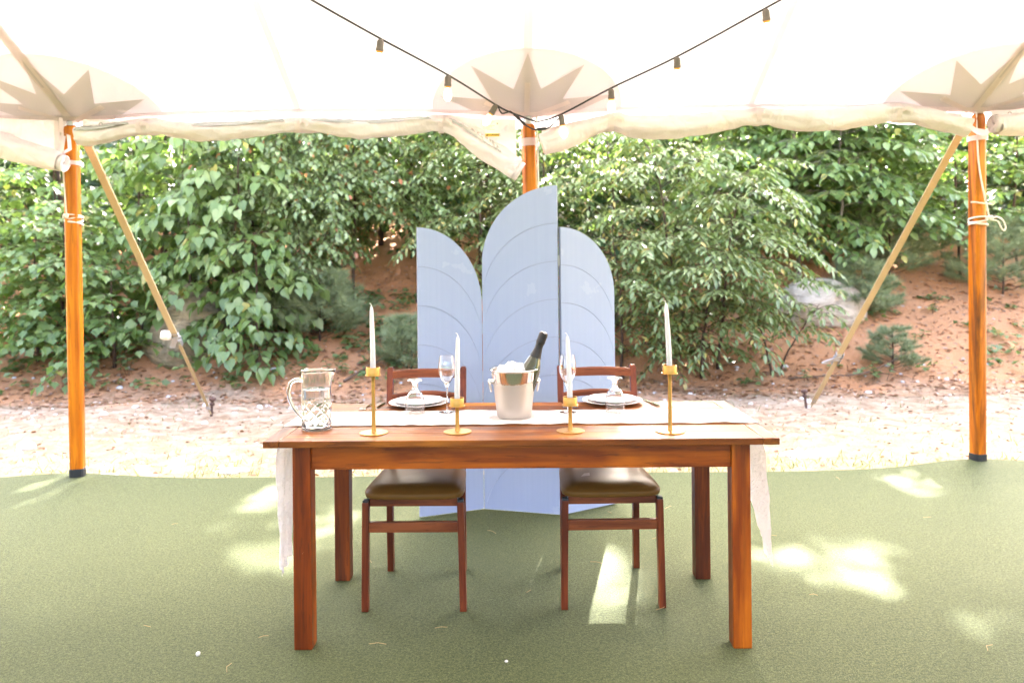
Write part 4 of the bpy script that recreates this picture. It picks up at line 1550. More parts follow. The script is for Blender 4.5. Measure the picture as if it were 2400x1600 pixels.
# wine cooler: polished steel, ring handles, ice and bottle
bk = thing("ice_bucket", "polished steel ice bucket with ring handles in the middle of the runner", "ice bucket", (0.003, 3.105, RT - 0.001))
m = MB()
m.lathe([(0.0, 0.0), (0.060, 0.0), (0.066, 0.002), (0.0695, 0.008), (0.0755, 0.06), (0.0835, 0.13), (0.0915, 0.188), (0.0955, 0.192), (0.0985, 0.1925), (0.1000, 0.195), (0.0985, 0.1975), (0.0955, 0.1972), (0.0905, 0.195), (0.0825, 0.13), (0.0745, 0.06), (0.068, 0.010), (0.0, 0.008)], 72)
m.build("body", M_steel, bk, weld=True)
for a in (R(192), R(-8)):
    c = Vector((math.cos(a), math.sin(a), 0))
    s = Vector((-c.y, c.x, 0))
    m = MB()
    K = c * 0.098 + Vector((0, 0, 0.147))
    m.tube([c * 0.084 + Vector((0, 0, 0.147)), c * 0.092 + Vector((0, 0, 0.147)), c * 0.098 + Vector((0, 0, 0.147)), c * 0.104 + Vector((0, 0, 0.147)), c * 0.107 + Vector((0, 0, 0.147))], [0.013, 0.009, 0.0105, 0.0095, 0.003], 16)
    rg = m.build("handle_knob", M_steel, bk)
    m = MB()
    m.tube([K + s * (0.019 * math.cos(q)) + Vector((0, 0, -0.020 + 0.020 * math.sin(q))) + c * 0.004 * math.sin(q) for q in [2 * PI * i / 28 for i in range(29)]], 0.0026, 9, caps=False)
    m.build("ring", M_steel, rg)
# ice cubes
ice_me = []
for k in range(3):
    m = MB()
    bm = bmesh.new()
    bmesh.ops.create_cube(bm, size=0.034)
    bmesh.ops.bevel(bm, geom=bm.edges, offset=0.005, segments=2, profile=0.6, affect='EDGES')
    for v in bm.verts:
        v.co += Vector((nz(v.co.x * 60 + k * 9, v.co.y * 60, v.co.z * 60), nz(v.co.y * 60, v.co.z * 60 + k * 5, 3), nz(v.co.z * 60, v.co.x * 60, k * 7))) * 0.003
    me = bpy.data.meshes.new("ice_cube")
    bm.to_mesh(me)
    bm.free()
    me.materials.append(M_ice)
    ice_me.append(me)
rnd = random.Random(3)
spots = []
for k in range(26):
    if k < 18:
        a, r = k * 2.399, 0.070 * math.sqrt((k + 0.5) / 18)
        z = 0.170 + 0.024 * (1 - (r / 0.07) ** 2) + rnd.uniform(-.006, .006)
    else:
        a, r = k * 2.1, rnd.uniform(0.0, 0.040)
        z = 0.198 + rnd.uniform(-.004, .004)
    x, y = r * math.cos(a), r * math.sin(a)
    if x > 0.030 and abs(y) < 0.035 and z > 0.19:
        z -= 0.03
    if x > 0.01 and z > 0.2 and k >= 18:
        x -= 0.03
    o = mk_obj("ice_cube", ice_me[k % 3])
    o.location = (0.003 + x, 3.105 + y, RT + z)
    o.rotation_euler = (rnd.uniform(0, 3), rnd.uniform(0, 3), rnd.uniform(0, 3))
    tag(o, "small white ice cube heaped in the steel bucket round the bottle", "ice cube", "ice cubes heaped in the bucket")
# bottle leaning in the bucket
bt = thing("wine_bottle", "dark green sparkling wine bottle with black foil neck leaning in the ice", "bottle", (0.020, 3.105, RT + 0.055))
bt.rotation_euler = (R(2), R(20.5), 0)
m = MB()
m.lathe([(0.0, 0.0), (0.040, 0.0), (0.0435, 0.006), (0.0435, 0.110), (0.0425, 0.130), (0.038, 0.152), (0.030, 0.178), (0.0225, 0.202), (0.0170, 0.224), (0.0155, 0.240), (0.0, 0.24)], 36)
m.build("glass", M_bottle, bt)
m = MB()
def frad(r, z, a):
    if r < 1e-4:
        return r
    return r + 0.0007 * nz(a * 2.5, z * 90, 1.0) + (0.0009 * nz(a * 5, z * 160, 4.0) if z > 0.255 else 0)
m.lathe([(0.0241, 0.199), (0.0226, 0.205)] + [(0.0226 - 0.0066 * min(1, (z - 0.205) / 0.032), z) for z in np.linspace(0.207, 0.252, 12)] + [(0.0165, 0.256), (0.0180, 0.260), (0.0186, 0.266), (0.0178, 0.272), (0.0180, 0.286), (0.0186, 0.292), (0.0178, 0.299), (0.0150, 0.304), (0.008, 0.306), (0.0, 0.3065)], 36, rad=frad)
m.build("foil_capsule", M_foil, bt)

# sparkling wine flutes
def flute(x, y, z, label):
    t = thing("wine_flute", label, "glass", (x, y, z), 0, "tulip shaped wine flutes")
    out = [(0.0, 0.0), (0.034, 0.0), (0.0348, 0.0008), (0.034, 0.0016), (0.018, 0.0030), (0.006, 0.0055), (0.0036, 0.012), (0.0032, 0.05), (0.0034, 0.095), (0.0050, 0.106), (0.0105, 0.118), (0.0200, 0.133), (0.0300, 0.152), (0.0352, 0.170), (0.0360, 0.184), (0.0345, 0.204), (0.0312, 0.224), (0.0288, 0.2375)]
    inn = [(0.0280, 0.2375), (0.0304, 0.224), (0.0337, 0.204), (0.0352, 0.184), (0.0343, 0.170), (0.0291, 0.152), (0.0191, 0.134), (0.0090, 0.120), (0.0, 0.113)]
    m = MB()
    m.lathe(out + inn, 48)
    m.build("glass_body", M_glass, t, weld=True)


flute(-0.278, 3.222, RT, "tulip wine flute in front of the left plate beside a short candle")
flute(0.226, 3.190, RT, "tulip wine flute half hidden behind the candle right of the bucket")


def goblet(x, y, z, label):
    t = thing("water_goblet", label, "glass", (x, y, z), 0, "upside down water goblets")
    H = 0.140
    out = [(0.0, 0.0), (0.0315, 0.0), (0.0325, 0.0012), (0.0315, 0.0026), (0.018, 0.006), (0.0105, 0.014), (0.0085, 0.020), (0.0110, 0.026), (0.0100, 0.032), (0.0125, 0.040), (0.022, 0.049), (0.0315, 0.060), (0.0375, 0.076), (0.0400, 0.095), (0.0400, 0.115), (0.0392, H)]
    inn = [(0.0376, H), (0.0384, 0.115), (0.0384, 0.095), (0.0358, 0.077), (0.0300, 0.063), (0.020, 0.053), (0.010, 0.047), (0.0, 0.046)]
    m = MB()
    M = Matrix.Translation((0, 0, H)) @ Matrix.Rotation(PI, 4, 'X')
    m.lathe(out + inn, 48, (0, 0, 0), M)
    m.build("glass_body", M_glass, t, weld=True)


goblet(-0.409, 3.193, RT + 0.001, "upturned water goblet standing in front of the left plates")
goblet(0.423, 3.197, RT + 0.001, "upturned water goblet standing in front of the right plates")


def plate(x, y, z, r, name, label, grp):
    m = MB()
    m.lathe([(0.0, 0.0), (r * 0.55, 0.0), (r * 0.60, 0.0015), (r * 0.98, 0.0145), (r, 0.0165), (r * 0.985, 0.0175), (r * 0.66, 0.0065), (r * 0.58, 0.0040), (0.0, 0.0036)], 64)
    o = m.build(name, M_china)
    o.location = (x, y, z)
    tag(o, label, "plate", grp)


for x, s in ((-0.420, "left"), (0.440, "right")):
    plate(x, 3.416, TH + 0.0008, 0.134, "dinner_plate", f"large white dinner plate under the smaller one at the {s} setting", "white dinner plates")
    plate(x, 3.418, TH + 0.0085, 0.110, "salad_plate", f"smaller white plate stacked on the dinner plate at the {s} setting", "white salad plates")


# cutlery
def fork(x, y, rz, label):
    t = thing("fork", label, "fork", (x, y, TH + 0.0012), rz, "steel forks beside the plates")
    m = MB()
    hl = [(-0.0035, 0.09), (-0.0055, 0.05), (-0.003, -0.005), (-0.0025, -0.03), (-0.0065, -0.045), (-0.0115, -0.055), (0.0115, -0.055), (0.0065, -0.045), (0.0025, -0.03), (0.003, -0.005), (0.0055, 0.05), (0.0035, 0.09)]
    m.prism(hl, 0.0015, 0.0038)
    m.build("handle", M_cutlery, t)
    for i in range(4):
        xx = -0.0096 + 0.0064 * i
        m = MB()
        m.tube([(xx, -0.054, 0.003), (xx, -0.072, 0.0015), (xx * 1.0, -0.086, 0.004), (xx, -0.094, 0.008)], [0.0019, 0.0018, 0.0016, 0.0008], 6)
        m.build("tine", M_cutlery, t)


fork(-0.640, 3.375, R(-9), "outer steel fork left of the left plate")
fork(-0.592, 3.370, R(-9), "inner steel fork touching the left plate's rim")
fork(0.222, 3.375, R(3), "outer steel fork between the bucket and right plate")
fork(0.262, 3.372, R(3), "inner steel fork beside the right plate's rim")
def knife(x, y, rz, label):
    t = thing("table_knife", label, "knife", (x, y, TH + 0.0012), rz, "steel knives beside the plates")
    m = MB()
    m.prism([(-0.006, 0.0), (-0.0085, -0.085), (-0.004, -0.088), (0.006, -0.085), (0.0065, 0.0)], 0.0, 0.006)
    m.build("handle", M_cutlery, t)
    m = MB()
    m.prism([(-0.0055, 0.0), (0.006, 0.0), (0.009, 0.08), (0.004, 0.112), (-0.0035, 0.118), (-0.0055, 0.09)], 0.001, 0.0032)
    m.build("blade", M_cutlery, t)


knife(0.608, 3.395, R(12), "steel knife lying right of the right plate")
knife(-0.262, 3.395, R(2), "steel knife lying right of the left plate")

# ------------------------------------------------------------------ plants
def leaf_template(kind):
    if kind == "ovate":
        h = [(0.0, 0.0), (0.20, 0.16), (0.30, 0.40), (0.22, 0.70), (0.0, 1.0)]
    elif kind == "heart":
        h = [(0.0, 0.04), (0.26, 0.0), (0.41, 0.22), (0.36, 0.50), (0.16, 0.80), (0.0, 1.06)]
    elif kind == "narrow":
        h = [(0.0, 0.0), (0.13, 0.18), (0.19, 0.42), (0.12, 0.74), (0.0, 1.0)]
    elif kind == "beech":
        h = [(0.0, 0.0), (0.20, 0.15), (0.29, 0.42), (0.20, 0.74), (0.0, 1.0)]
    elif kind == "maple":
        h = [(0.0, 0.0), (0.34, 0.03), (0.27, 0.17), (0.56, 0.46), (0.31, 0.50), (0.30, 0.68), (0.17, 0.66), (0.0, 1.0)]
    elif kind == "needle":
        return np.array([(-0.028, 0, 0), (0.028, 0, 0), (0, 1, 0)], dtype=float), [[0, 1, 2]]
    elif kind == "blade":
        return np.array([(-0.04, 0, 0), (0.04, 0, 0), (0.03, 0.5, 0.05), (0, 1, 0.22), (-0.03, 0.5, 0.05)], dtype=float), [[0, 1, 2, 4], [4, 2, 3]]
    n = len(h)
    V = []
    for x, y in h:
        V.append((x, y, 0.20 * x - 0.16 * y * y))
    for x, y in h[1:-1]:
        V.append((-x, y, 0.20 * x - 0.16 * y * y))
    right = list(range(n))
    left = [0] + list(range(n, n + n - 2)) + [n - 1]
    return np.array(V, dtype=float), [right, left[::-1]]


# soft patches of sun on the turf: (x, y, rx, ry, share of leaves kept there)
SPOTS = [(1.43, 3.39, .21, .19, 0), (1.19, 3.5, .09, .10, 0), (1.47, 3.69, .10, .08, .1), (1.73, 3.67, .10, .08, .1), (2.42, 4.64, .13, .12, .1),
         (1.61, 2.78, .09, .08, .3), (1.83, 2.84, .11, .09, .2), (1.66, 3.19, .11, .10, .6), (-1.43, 4.52, .15, .18, 0), (-1.45, 4.12, .16, .11, .35),
         (-1.16, 3.61, .18, .15, .05), (-1.76, 3.1, .08, .08, .5), (-1.56, 2.87, .065, .066, .5), (-1.38, 2.87, .075, .066, .5), (-1.83, 3.02, .06, .05, .5),
         (-0.98, 4.04, .07, .26, .15), (0.37, 3.46, .10, .22, 0), (0.32, 3.02, .12, .16, 0), (0.59, 3.02, .11, .18, .65), (0.05, 3.30, .09, .26, .1),
         (-0.4, 3.51, .06, .2, .4), (0.66, 3.01, .07, .11, .7)]


def sun_holes(P, rng):
    k = P[:, 2] / SUN_DIR.z
    gx, gy = P[:, 0] - SUN_DIR.x * k, P[:, 1] - SUN_DIR.y * k
    keep = np.ones(len(P), bool)
    rv = rng.random(len(P))
    for x, y, rx, ry, kp in SPOTS:
        d = ((gx - x) / (rx + 0.10)) ** 2 + ((gy - y) / (ry + 0.10)) ** 2
        keep &= ~((d < 1) & (rv > kp))
    return keep


def norm(a):
    return a / np.maximum(np.linalg.norm(a, axis=-1, keepdims=True), 1e-9)


def frames(D, Nn):
    D = norm(D)
    S = norm(np.cross(D, Nn))
    return S, D, np.cross(S, D)


def leaves_mesh(name, P, D, Nn, S, tint, kind, curl=None):
    T, faces = leaf_template(kind)
    sx, dy, nz_ = frames(D, Nn)
    k = len(T)
    N = len(P)
    V = P[:, None, :] + S[:, None, None] * (T[None, :, 0, None] * sx[:, None, :] + T[None, :, 1, None] * dy[:, None, :] + T[None, :, 2, None] * nz_[:, None, :])
    fi = np.concatenate([np.array(f) for f in faces])
    lens = np.array([len(f) for f in faces])
    idx = (np.arange(N)[:, None] * k + fi[None, :]).ravel()
    starts = np.concatenate([[0], np.cumsum(np.tile(lens, N))[:-1]])
    return np_mesh(name, V.reshape(-1, 3), idx, starts, np.repeat(tint, k))


LEAF_ME = {}


def leaf_single(kind, mat):
    key = (kind, mat.name)
    if key not in LEAF_ME:
        out = []
        for q in range(6):
            tn = 0.1 + 0.84 * q / 5
            me = leaves_mesh("leaf", np.zeros((1, 3)), np.array([[0., 1, 0]]), np.array([[0., 0, 1]]), np.ones(1), np.array([tn]), kind)
            me.materials.append(mat)
            out.append(me)
        LEAF_ME[key] = out
    return LEAF_ME[key]


class Plant:
    def __init__(self, seed):
        self.rng = np.random.default_rng(seed)
        self.P, self.D, self.N, self.S = [], [], [], []
        self.wood = MB()
        self.twig = MB()

    def leaf_row(self, pts, size, spacing, flat=0.85, droop=0.25, splay=55, pet=0.12, start=0.1):
        """alternate leaves along a twig (array of points)"""
        rng = self.rng
        seg = np.linalg.norm(np.diff(pts, axis=0), axis=1)
        cum = np.concatenate([[0], np.cumsum(seg)])
        L = cum[-1]
        n = max(2, int(L * (1 - start) / spacing))
        s = L * start + (L * (1 - start)) * (np.arange(n) + 0.5) / n
        p = np.stack([np.interp(s, cum, pts[:, i]) for i in range(3)], 1)
        ds = L * 0.03 + 1e-4
        p2 = np.stack([np.interp(np.minimum(s + ds, L), cum, pts[:, i]) for i in range(3)], 1)
        p1 = np.stack([np.interp(np.maximum(s - ds, 0), cum, pts[:, i]) for i in range(3)], 1)
        t = norm(p2 - p1)
        up = np.array([0, 0, 1.0])
        side = norm(np.cross(t, up) + 1e-6)
        alt = np.where(np.arange(n) % 2 == 0, 1.0, -1.0)[:, None]
        a = np.radians(splay + rng.normal(0, 12, n))[:, None]
        d = t * np.cos(a) + side * alt * np.sin(a)
        d[:, 2] -= droop * (0.6 + 0.8 * rng.random(n))
        d[-1] = t[-1] + np.array([0, 0, -droop])
        d = norm(d)
        nn = up[None, :] * flat + rng.normal(0, 0.30, (n, 3)) + np.cross(t, side) * 0.0
        sz = size * rng.uniform(0.65, 1.12, n)
        self.P.append(p + d * sz[:, None] * pet)
        self.D.append(d)
        self.N.append(nn)
        self.S.append(sz)

    def curve(self, p0, d, L, up, sag, n=7, wob=0.04):
        rng = self.rng
        s = np.linspace(0, 1, n)
        d = np.array(d, float)
        w = np.cumsum(rng.normal(0, wob, (n, 3)), axis=0) * L / n * 2
        w[0] = 0
        P = np.array(p0)[None, :] + d[None, :] * (L * s)[:, None] + w
        P[:, 2] += L * (up * s - sag * s * s)
        return P

    def tree(self, base, height, lean=(0, 0), stem_r=0.03, n_br=28, br_len=1.0, t0=0.15, prof=lambda t: 1.0, up=0.5, sag=0.55, tw=8, tw_len=0.4,
             size=0.1, spacing=0.05, droop=0.25, splay=52, flat=0.9, azim=None, twigs=True, tw_ang=48, front=0.0, bend=0.15, stem_leaf=True, jag=0.25):
        rng = self.rng
        n = 12
        s = np.linspace(0, 1, n)
        w = np.cumsum(rng.normal(0, 0.02, (n, 3)), axis=0) * height / 3
        w[:, 2] = 0
        w[0] = 0
        stem = np.array(base)[None, :] + np.stack([lean[0] * s ** 1.5, lean[1] * s ** 1.5, height * s], 1) + w
        self.wood.tube([tuple(p) for p in stem], list(stem_r * (1 - 0.85 * s) + 0.002), 7)
        a0 = rng.random() * 6.28
        for i in range(n_br):
            t = t0 + (1 - t0) * (i + rng.random() * 0.8) / n_br
            t = min(t, 0.99)
            p0 = np.array([np.interp(t, s, stem[:, q]) for q in range(3)])
            a = a0 + i * 2.399 + rng.normal(0, 0.3)
            if azim is not None and rng.random() < azim[2]:
                a = azim[0] + rng.normal(0, azim[1])
            L = br_len * prof(t) * rng.uniform(1 - jag, 1 + jag)
            if L < 0.1:
                continue
            d = (math.cos(a), math.sin(a), 0)
            br = self.curve(p0, d, L, up * rng.uniform(0.7, 1.3), sag * rng.uniform(0.7, 1.3), 8)
            self.wood.tube([tuple(p) for p in br], list(np.linspace(max(0.004, stem_r * 0.32 * (1 - 0.6 * t)), 0.0018, 8)), 5, caps=False)
            self.leaf_row(br, size, spacing, flat, droop, splay, start=0.3)
            for k in range(tw):
                u = 0.18 + 0.80 * (k + rng.random() * .6) / tw
                q0 = np.array([np.interp(u, np.linspace(0, 1, 8), br[:, q]) for q in range(3)])
                q1 = np.array([np.interp(min(1, u + .05), np.linspace(0, 1, 8), br[:, q]) for q in range(3)])
                tt = norm(q1 - q0 + 1e-9)
                sd = np.cross(tt, (0, 0, 1.0))
                sg = 1 if k % 2 == 0 else -1
                aa = math.radians(tw_ang + rng.normal(0, 10))
                dd = tt * math.cos(aa) + sg * sd * math.sin(aa)
                dd[2] *= 0.4
                l = tw_len * (1.05 - 0.55 * u) * rng.uniform(0.7, 1.25) * min(1.0, L / br_len + 0.25)
                tg = self.curve(q0, dd, l, 0.12, 0.30 + droop * 0.5, 5, 0.05)
                if twigs:
                    self.twig.tube([tuple(p) for p in tg], list(np.linspace(0.0028, 0.0012, 5)), 3, caps=False, smooth=False)
                self.leaf_row(tg, size, spacing, flat, droop, splay)

    def finish(self, name, label, cat, loc, kind, mat, bark, group=None, singles=0, yellow=0.03, hole=True, clear=0.02, tint0=(0.0, 0.94), fol="foliage", near=None):
        rng = self.rng
        P = np.concatenate(self.P); D = np.concatenate(self.D); Nn = np.concatenate(self.N); S = np.concatenate(self.S)
        keep = np.ones(len(P), bool)
        gz = np.array([terrain(x, y) for x, y in P[:, :2]])
        keep &= (P[:, 2] > gz + clear) & (P[:, 1] > 5.9)
        if hole:
            keep &= sun_holes(P, rng)
        P, D, Nn, S = P[keep], D[keep], Nn[keep], S[keep]
        o = np.array(loc)
        tint = rng.uniform(tint0[0], tint0[1], len(P))
        tint = np.clip(tint, 0, 0.94)
        tint[rng.random(len(P)) < yellow] = 1.0
        t = thing(name, label, cat, loc, 0, group)
        m = self.wood
        m.v = [tuple(np.array(v) - o) for v in m.v]
        m.build("stem", bark, t)
        if self.twig.v:
            self.twig.v = [tuple(np.array(v) - o) for v in self.twig.v]
            self.twig.build("twigs", bark, t)["kind"] = "stuff"
        sel = np.zeros(len(P), bool)
        if singles:
            # the leaves that show largest from the tent become parts of their own
            dist = np.linalg.norm(P - np.array([0, 0, 1.38]), axis=1)
            vis = (np.abs(P[:, 0]) / P[:, 1] < 0.66) & ((P[:, 2] - 1.38) / P[:, 1] < 0.16)
            score = S / dist * np.where(vis, 1, 0.01)
            score = score * (1 - 0.10 * (P[:, 1] - P[:, 1].min()))
            sel[np.argsort(-score)[:singles]] = True
            mes = leaf_single(kind, mat)
            sx, dy, nn = frames(D[sel], Nn[sel])
            for p, a, b, c, s_, tn in zip(P[sel] - o, sx, dy, nn, S[sel], tint[sel]):
                ob = bpy.data.objects.new("leaf", mes[min(5, max(0, int(round((tn - 0.1) / 0.84 * 5))))])
                COL.objects.link(ob)
                ob.parent = t
                M = Matrix(((a[0] * s_, b[0] * s_, c[0] * s_, p[0]), (a[1] * s_, b[1] * s_, c[1] * s_, p[1]), (a[2] * s_, b[2] * s_, c[2] * s_, p[2]), (0, 0, 0, 1)))
                ob.matrix_local = M
        r = ~sel
        me = leaves_mesh(fol, P[r] - o, D[r], Nn[r], S[r], tint[r], kind)
        f = mk_obj(fol, me, t, mat)
        f["kind"] = "stuff"
        return t, len(P)


NLEAF = 0


def grow(name, label, cat, x, y, seed, kind, mat, bark, group=None, singles=0, specs=(), **fin):
    global NLEAF
    z = terrain(x, y) - 0.03
    p = Plant(seed)
    for sp in specs:
        sp = dict(sp)
        dx, dy = sp.pop("at", (0, 0))
        p.tree((x + dx, y + dy, terrain(x + dx, y + dy) - 0.03), **sp)
    t, n = p.finish(name, label, cat, (x, y, z), kind, mat, bark, group, singles, **fin)
    NLEAF += n
    return t


round_p = lambda t: 0.55 + 0.6 * math.sin(PI * min(1, t * 0.95)) 
full_p = lambda t: 1.0 - 0.35 * t
top_p = lambda t: 0.7 + 0.3 * t
G_tr = "trees and shrubs along the bank"

# --- front row, left to right
BROAD = dict(stem_r=0.022, n_br=30, br_len=0.95, t0=0.08, prof=full_p, up=0.35, sag=0.6, tw=6, tw_len=0.36, size=0.145, spacing=0.072, droop=0.42, splay=50, flat=0.95)
grow("sapling", "young tree with big pale heart shaped leaves in front of the mossy boulder", "tree", -3.62, 9.35, 1, "heart", L_broad, M_bark, G_tr, 300,
     [dict(BROAD, height=2.9, at=(-0.35, 0.15)), dict(BROAD, height=3.1, at=(0.25, 0.1), n_br=32), dict(BROAD, height=1.6, at=(0.55, -0.15), br_len=0.75, n_br=20)])
grow("sapling", "tall young tree with big pale leaves right behind the left guy strap", "tree", -4.75, 9.9, 2, "heart", L_broad, M_bark, G_tr, 250,
     [dict(BROAD, height=3.3), dict(BROAD, height=2.7, at=(0.5, 0.3))])
MAPLE = dict(stem_r=0.02, n_br=30, br_len=0.95, t0=0.05, prof=full_p, up=0.4, sag=0.5, tw=7, tw_len=0.36, size=0.118, spacing=0.070, droop=0.25, splay=58, flat=1.1)
grow("maple_bush", "bushy maple filling the far left edge behind the left pole", "tree", -6.35, 9.9, 3, "maple", L_maple, M_bark, G_tr, 220,
     [dict(MAPLE, height=2.7, at=(-0.4, 0)), dict(MAPLE, height=3.0, at=(0.3, 0.3)), dict(MAPLE, height=2.0, at=(0.8, -0.3)), dict(MAPLE, height=2.4, at=(-1.2, 0.1))])
grow("maple_bush", "low maple bush on the needle bank just beyond the left pole", "shrub", -5.35, 9.25, 4, "maple", L_maple, M_bark, G_tr, 200,
     [dict(MAPLE, height=1.5, n_br=22, br_len=0.8), dict(MAPLE, height=1.2, at=(0.6, -0.1), n_br=18, br_len=0.7), dict(MAPLE, height=1.7, at=(-0.5, 0.2), n_br=20, br_len=0.8)])
FINE = dict(stem_r=0.022, n_br=58, br_len=1.10, t0=0.22, prof=round_p, up=0.35, sag=0.75, tw=10, tw_len=0.42, size=0.092, spacing=0.038, droop=0.30, splay=52, flat=0.85)
grow("cherry_tree", "small leaved tree with reddish leaf specks hanging over the slope left of the screen", "tree", -2.95, 10.3, 5, "ovate", L_fine, M_bark, G_tr, 260,
     [dict(FINE, height=3.6, azim=(R(-60), 0.7, 0.4)), dict(FINE, height=3.0, at=(-0.6, 0.2)), dict(FINE, height=3.0, at=(0.75, 0.35), t0=0.4)], yellow=0.045)
LAYER = dict(stem_r=0.028, n_br=46, br_len=1.2, t0=0.28, prof=full_p, up=0.25, sag=0.35, tw=9, tw_len=0.46, size=0.10, spacing=0.055, droop=0.22, splay=52, flat=1.1)
grow("beech_tree", "layered leafy tree rising in the dark gap just left of the screen", "tree", -1.35, 10.9, 6, "beech", L_beech, M_bark, G_tr, 200,
     [dict(LAYER, height=3.9), dict(LAYER, height=3.4, at=(0.9, 0.3))], yellow=0.04)
ELM = dict(stem_r=0.020, n_br=36, br_len=1.15, t0=0.18, prof=round_p, up=0.75, sag=0.85, tw=9, tw_len=0.42, size=0.105, spacing=0.040, droop=0.16, splay=48, flat=1.25)
grow("elm_shrub", "bright yellow green arching shrub right of the screen", "shrub", 2.05, 9.45, 7, "narrow", L_elm, M_bark, G_tr, 300,
     [dict(ELM, height=2.7, lean=(-0.3, -0.3)), dict(ELM, height=2.3, at=(0.40, -0.25), lean=(0.15, -0.4), br_len=1.0), dict(ELM, height=1.7, at=(-0.75, -0.35), lean=(-0.2, -0.3), n_br=30, br_len=0.85), dict(ELM, height=1.5, at=(0.15, -0.45), lean=(0.1, -0.3), n_br=26, br_len=0.75)], yellow=0.07)
grow("elm_shrub", "thin stemmed shrub with pale leaves bending over the needles in front of the pale boulder", "shrub", 3.02, 8.95, 8, "narrow", L_elm, M_bark, G_tr, 160,
     [dict(ELM, height=1.15, lean=(-0.35, 0.1), n_br=16, br_len=0.55, t0=0.45, tw=6, tw_len=0.26, stem_r=0.014), dict(ELM, height=0.85, lean=(0.45, -0.1), at=(0.1, 0.0), n_br=11, br_len=0.42, t0=0.5, tw=5, tw_len=0.22, stem_r=0.012)], yellow=0.14)
grow("elm_shrub", "pale green shrub showing over and beside the tall centre panel of the screen", "shrub", 0.45, 10.2, 9, "narrow", L_elm, M_bark, G_tr, 300,
     [dict(ELM, height=3.3, n_br=40), dict(ELM, height=3.0, at=(-0.8, 0.2), n_br=34), dict(ELM, height=2.9, at=(0.9, 0.1))], yellow=0.08)
BEECH = dict(stem_r=0.03, n_br=60, br_len=1.35, t0=0.16, prof=full_p, up=0.28, sag=0.45, tw=9, tw_len=0.5, size=0.145, spacing=0.062, droop=0.20, splay=50, flat=1.25)
grow("beech_tree", "broad leaved beech with tiered branches above the pale boulder", "tree", 4.15, 11.1, 10, "beech", L_beech, M_barkpale, G_tr, 300,
     [dict(BEECH, height=3.6), dict(BEECH, height=3.4, at=(-1.1, 0.2)), dict(BEECH, height=3.5, at=(1.1, 0.1)), dict(BEECH, height=3.0, at=(0.4, -0.5), t0=0.45, n_br=34)])
grow("maple_tree", "dark green maple crowding the right edge behind the right pole", "tree", 6.6, 11.3, 11, "maple", L_maple, M_bark, G_tr, 240,
     [dict(MAPLE, height=3.6, br_len=1.3, t0=0.18, n_br=44), dict(MAPLE, height=3.5, at=(1.1, 0.4), br_len=1.3, t0=0.15, n_br=44), dict(MAPLE, height=3.2, at=(-0.9, 0.6), br_len=1.1, t0=0.2, n_br=40)])

# --- second row: darker trees that close the gaps
DARK = dict(stem_r=0.05, n_br=46, br_len=1.7, t0=0.06, prof=full_p, up=0.25, sag=0.35, tw=9, tw_len=0.6, size=0.14, spacing=0.075, droop=0.28, splay=52, flat=0.95)
back = [(-9.2, 12.2, "maple"), (-7.4, 12.6, "beech"), (-5.6, 12.3, "maple"), (-3.9, 12.5, "beech"), (-2.2, 12.9, "maple"), (-0.4, 12.5, "beech"), (1.3, 12.3, "maple"), (2.9, 12.7, "beech"), (5.0, 13.1, "maple"), (7.6, 13.2, "beech"), (9.6, 12.8, "maple")]
where = ["at the far left edge of the wood", "left of the left pole", "deep behind the left pole", "deep behind the left guy strap", "deep behind the cherry", "deep behind the screen's left panel",
         "deep behind the screen's right panel", "deep behind the bright arching shrub", "deep behind the pale boulder", "deep behind the right pole", "at the far right edge of the wood"]
for i, ((x, y, kd), w_) in enumerate(zip(back, where)):
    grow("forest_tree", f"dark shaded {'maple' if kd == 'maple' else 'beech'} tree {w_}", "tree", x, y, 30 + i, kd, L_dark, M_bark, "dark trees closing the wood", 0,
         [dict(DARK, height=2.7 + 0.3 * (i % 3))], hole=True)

# --- tall trees: unseen crowns above the tent edge, gaps cut to dapple the turf
TALL = dict(stem_r=0.09, n_br=84, br_len=1.9, t0=0.62, prof=lambda t: 1.0 - 0.15 * t, up=0.2, sag=0.35, tw=11, tw_len=0.75, size=0.17, spacing=0.085, droop=0.25, splay=52, flat=0.7, twigs=False)
for i, (x, y, h) in enumerate([(-3.5, 13.2, 7.9), (-1.7, 13.4, 8.0), (0.4, 13.1, 7.9), (2.5, 13.4, 8.0), (4.6, 13.1, 7.9), (6.6, 13.5, 7.9), (1.5, 14.0, 8.7), (3.5, 14.0, 8.7)]):
    ww = ["behind the big leaved saplings", "left of the screen", "behind the screen", "behind the bright shrub", "behind the pale boulder", "right of the right pole", "farther back behind the screen's right edge", "farther back behind the thin stemmed shrub"][i]
    grow("tall_tree", f"tall slender trunk, its unseen crown shaped for dappled sun, {ww}", "tree", x, y, 60 + i, "beech", L_dark, M_bark, "tall trunks in the wood", 0, [dict(TALL, height=h)], hole=True)

# --- the far wood reads as one dark mass
rw = np.random.default_rng(77)
n = 80000
cx = rw.uniform(-17, 17, 420); cyy = rw.uniform(15.0, 19.5, 420); cz = rw.uniform(0.0, 3.6, 420)
ci = rw.integers(0, 420, n)
P = np.stack([cx[ci] + rw.normal(0, .55, n), cyy[ci] + rw.normal(0, .4, n), cz[ci] + rw.normal(0, .32, n) + 1.6], 1)
D = np.stack([rw.normal(0, 1, n), rw.normal(0, 1, n), rw.normal(-.35, .35, n)], 1)
Nn = np.tile([0, 0, 1.], (n, 1)) + rw.normal(0, .45, (n, 3))
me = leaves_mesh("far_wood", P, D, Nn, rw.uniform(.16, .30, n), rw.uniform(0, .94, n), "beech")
tag(mk_obj("far_wood", me, None, L_dark), kind="stuff")

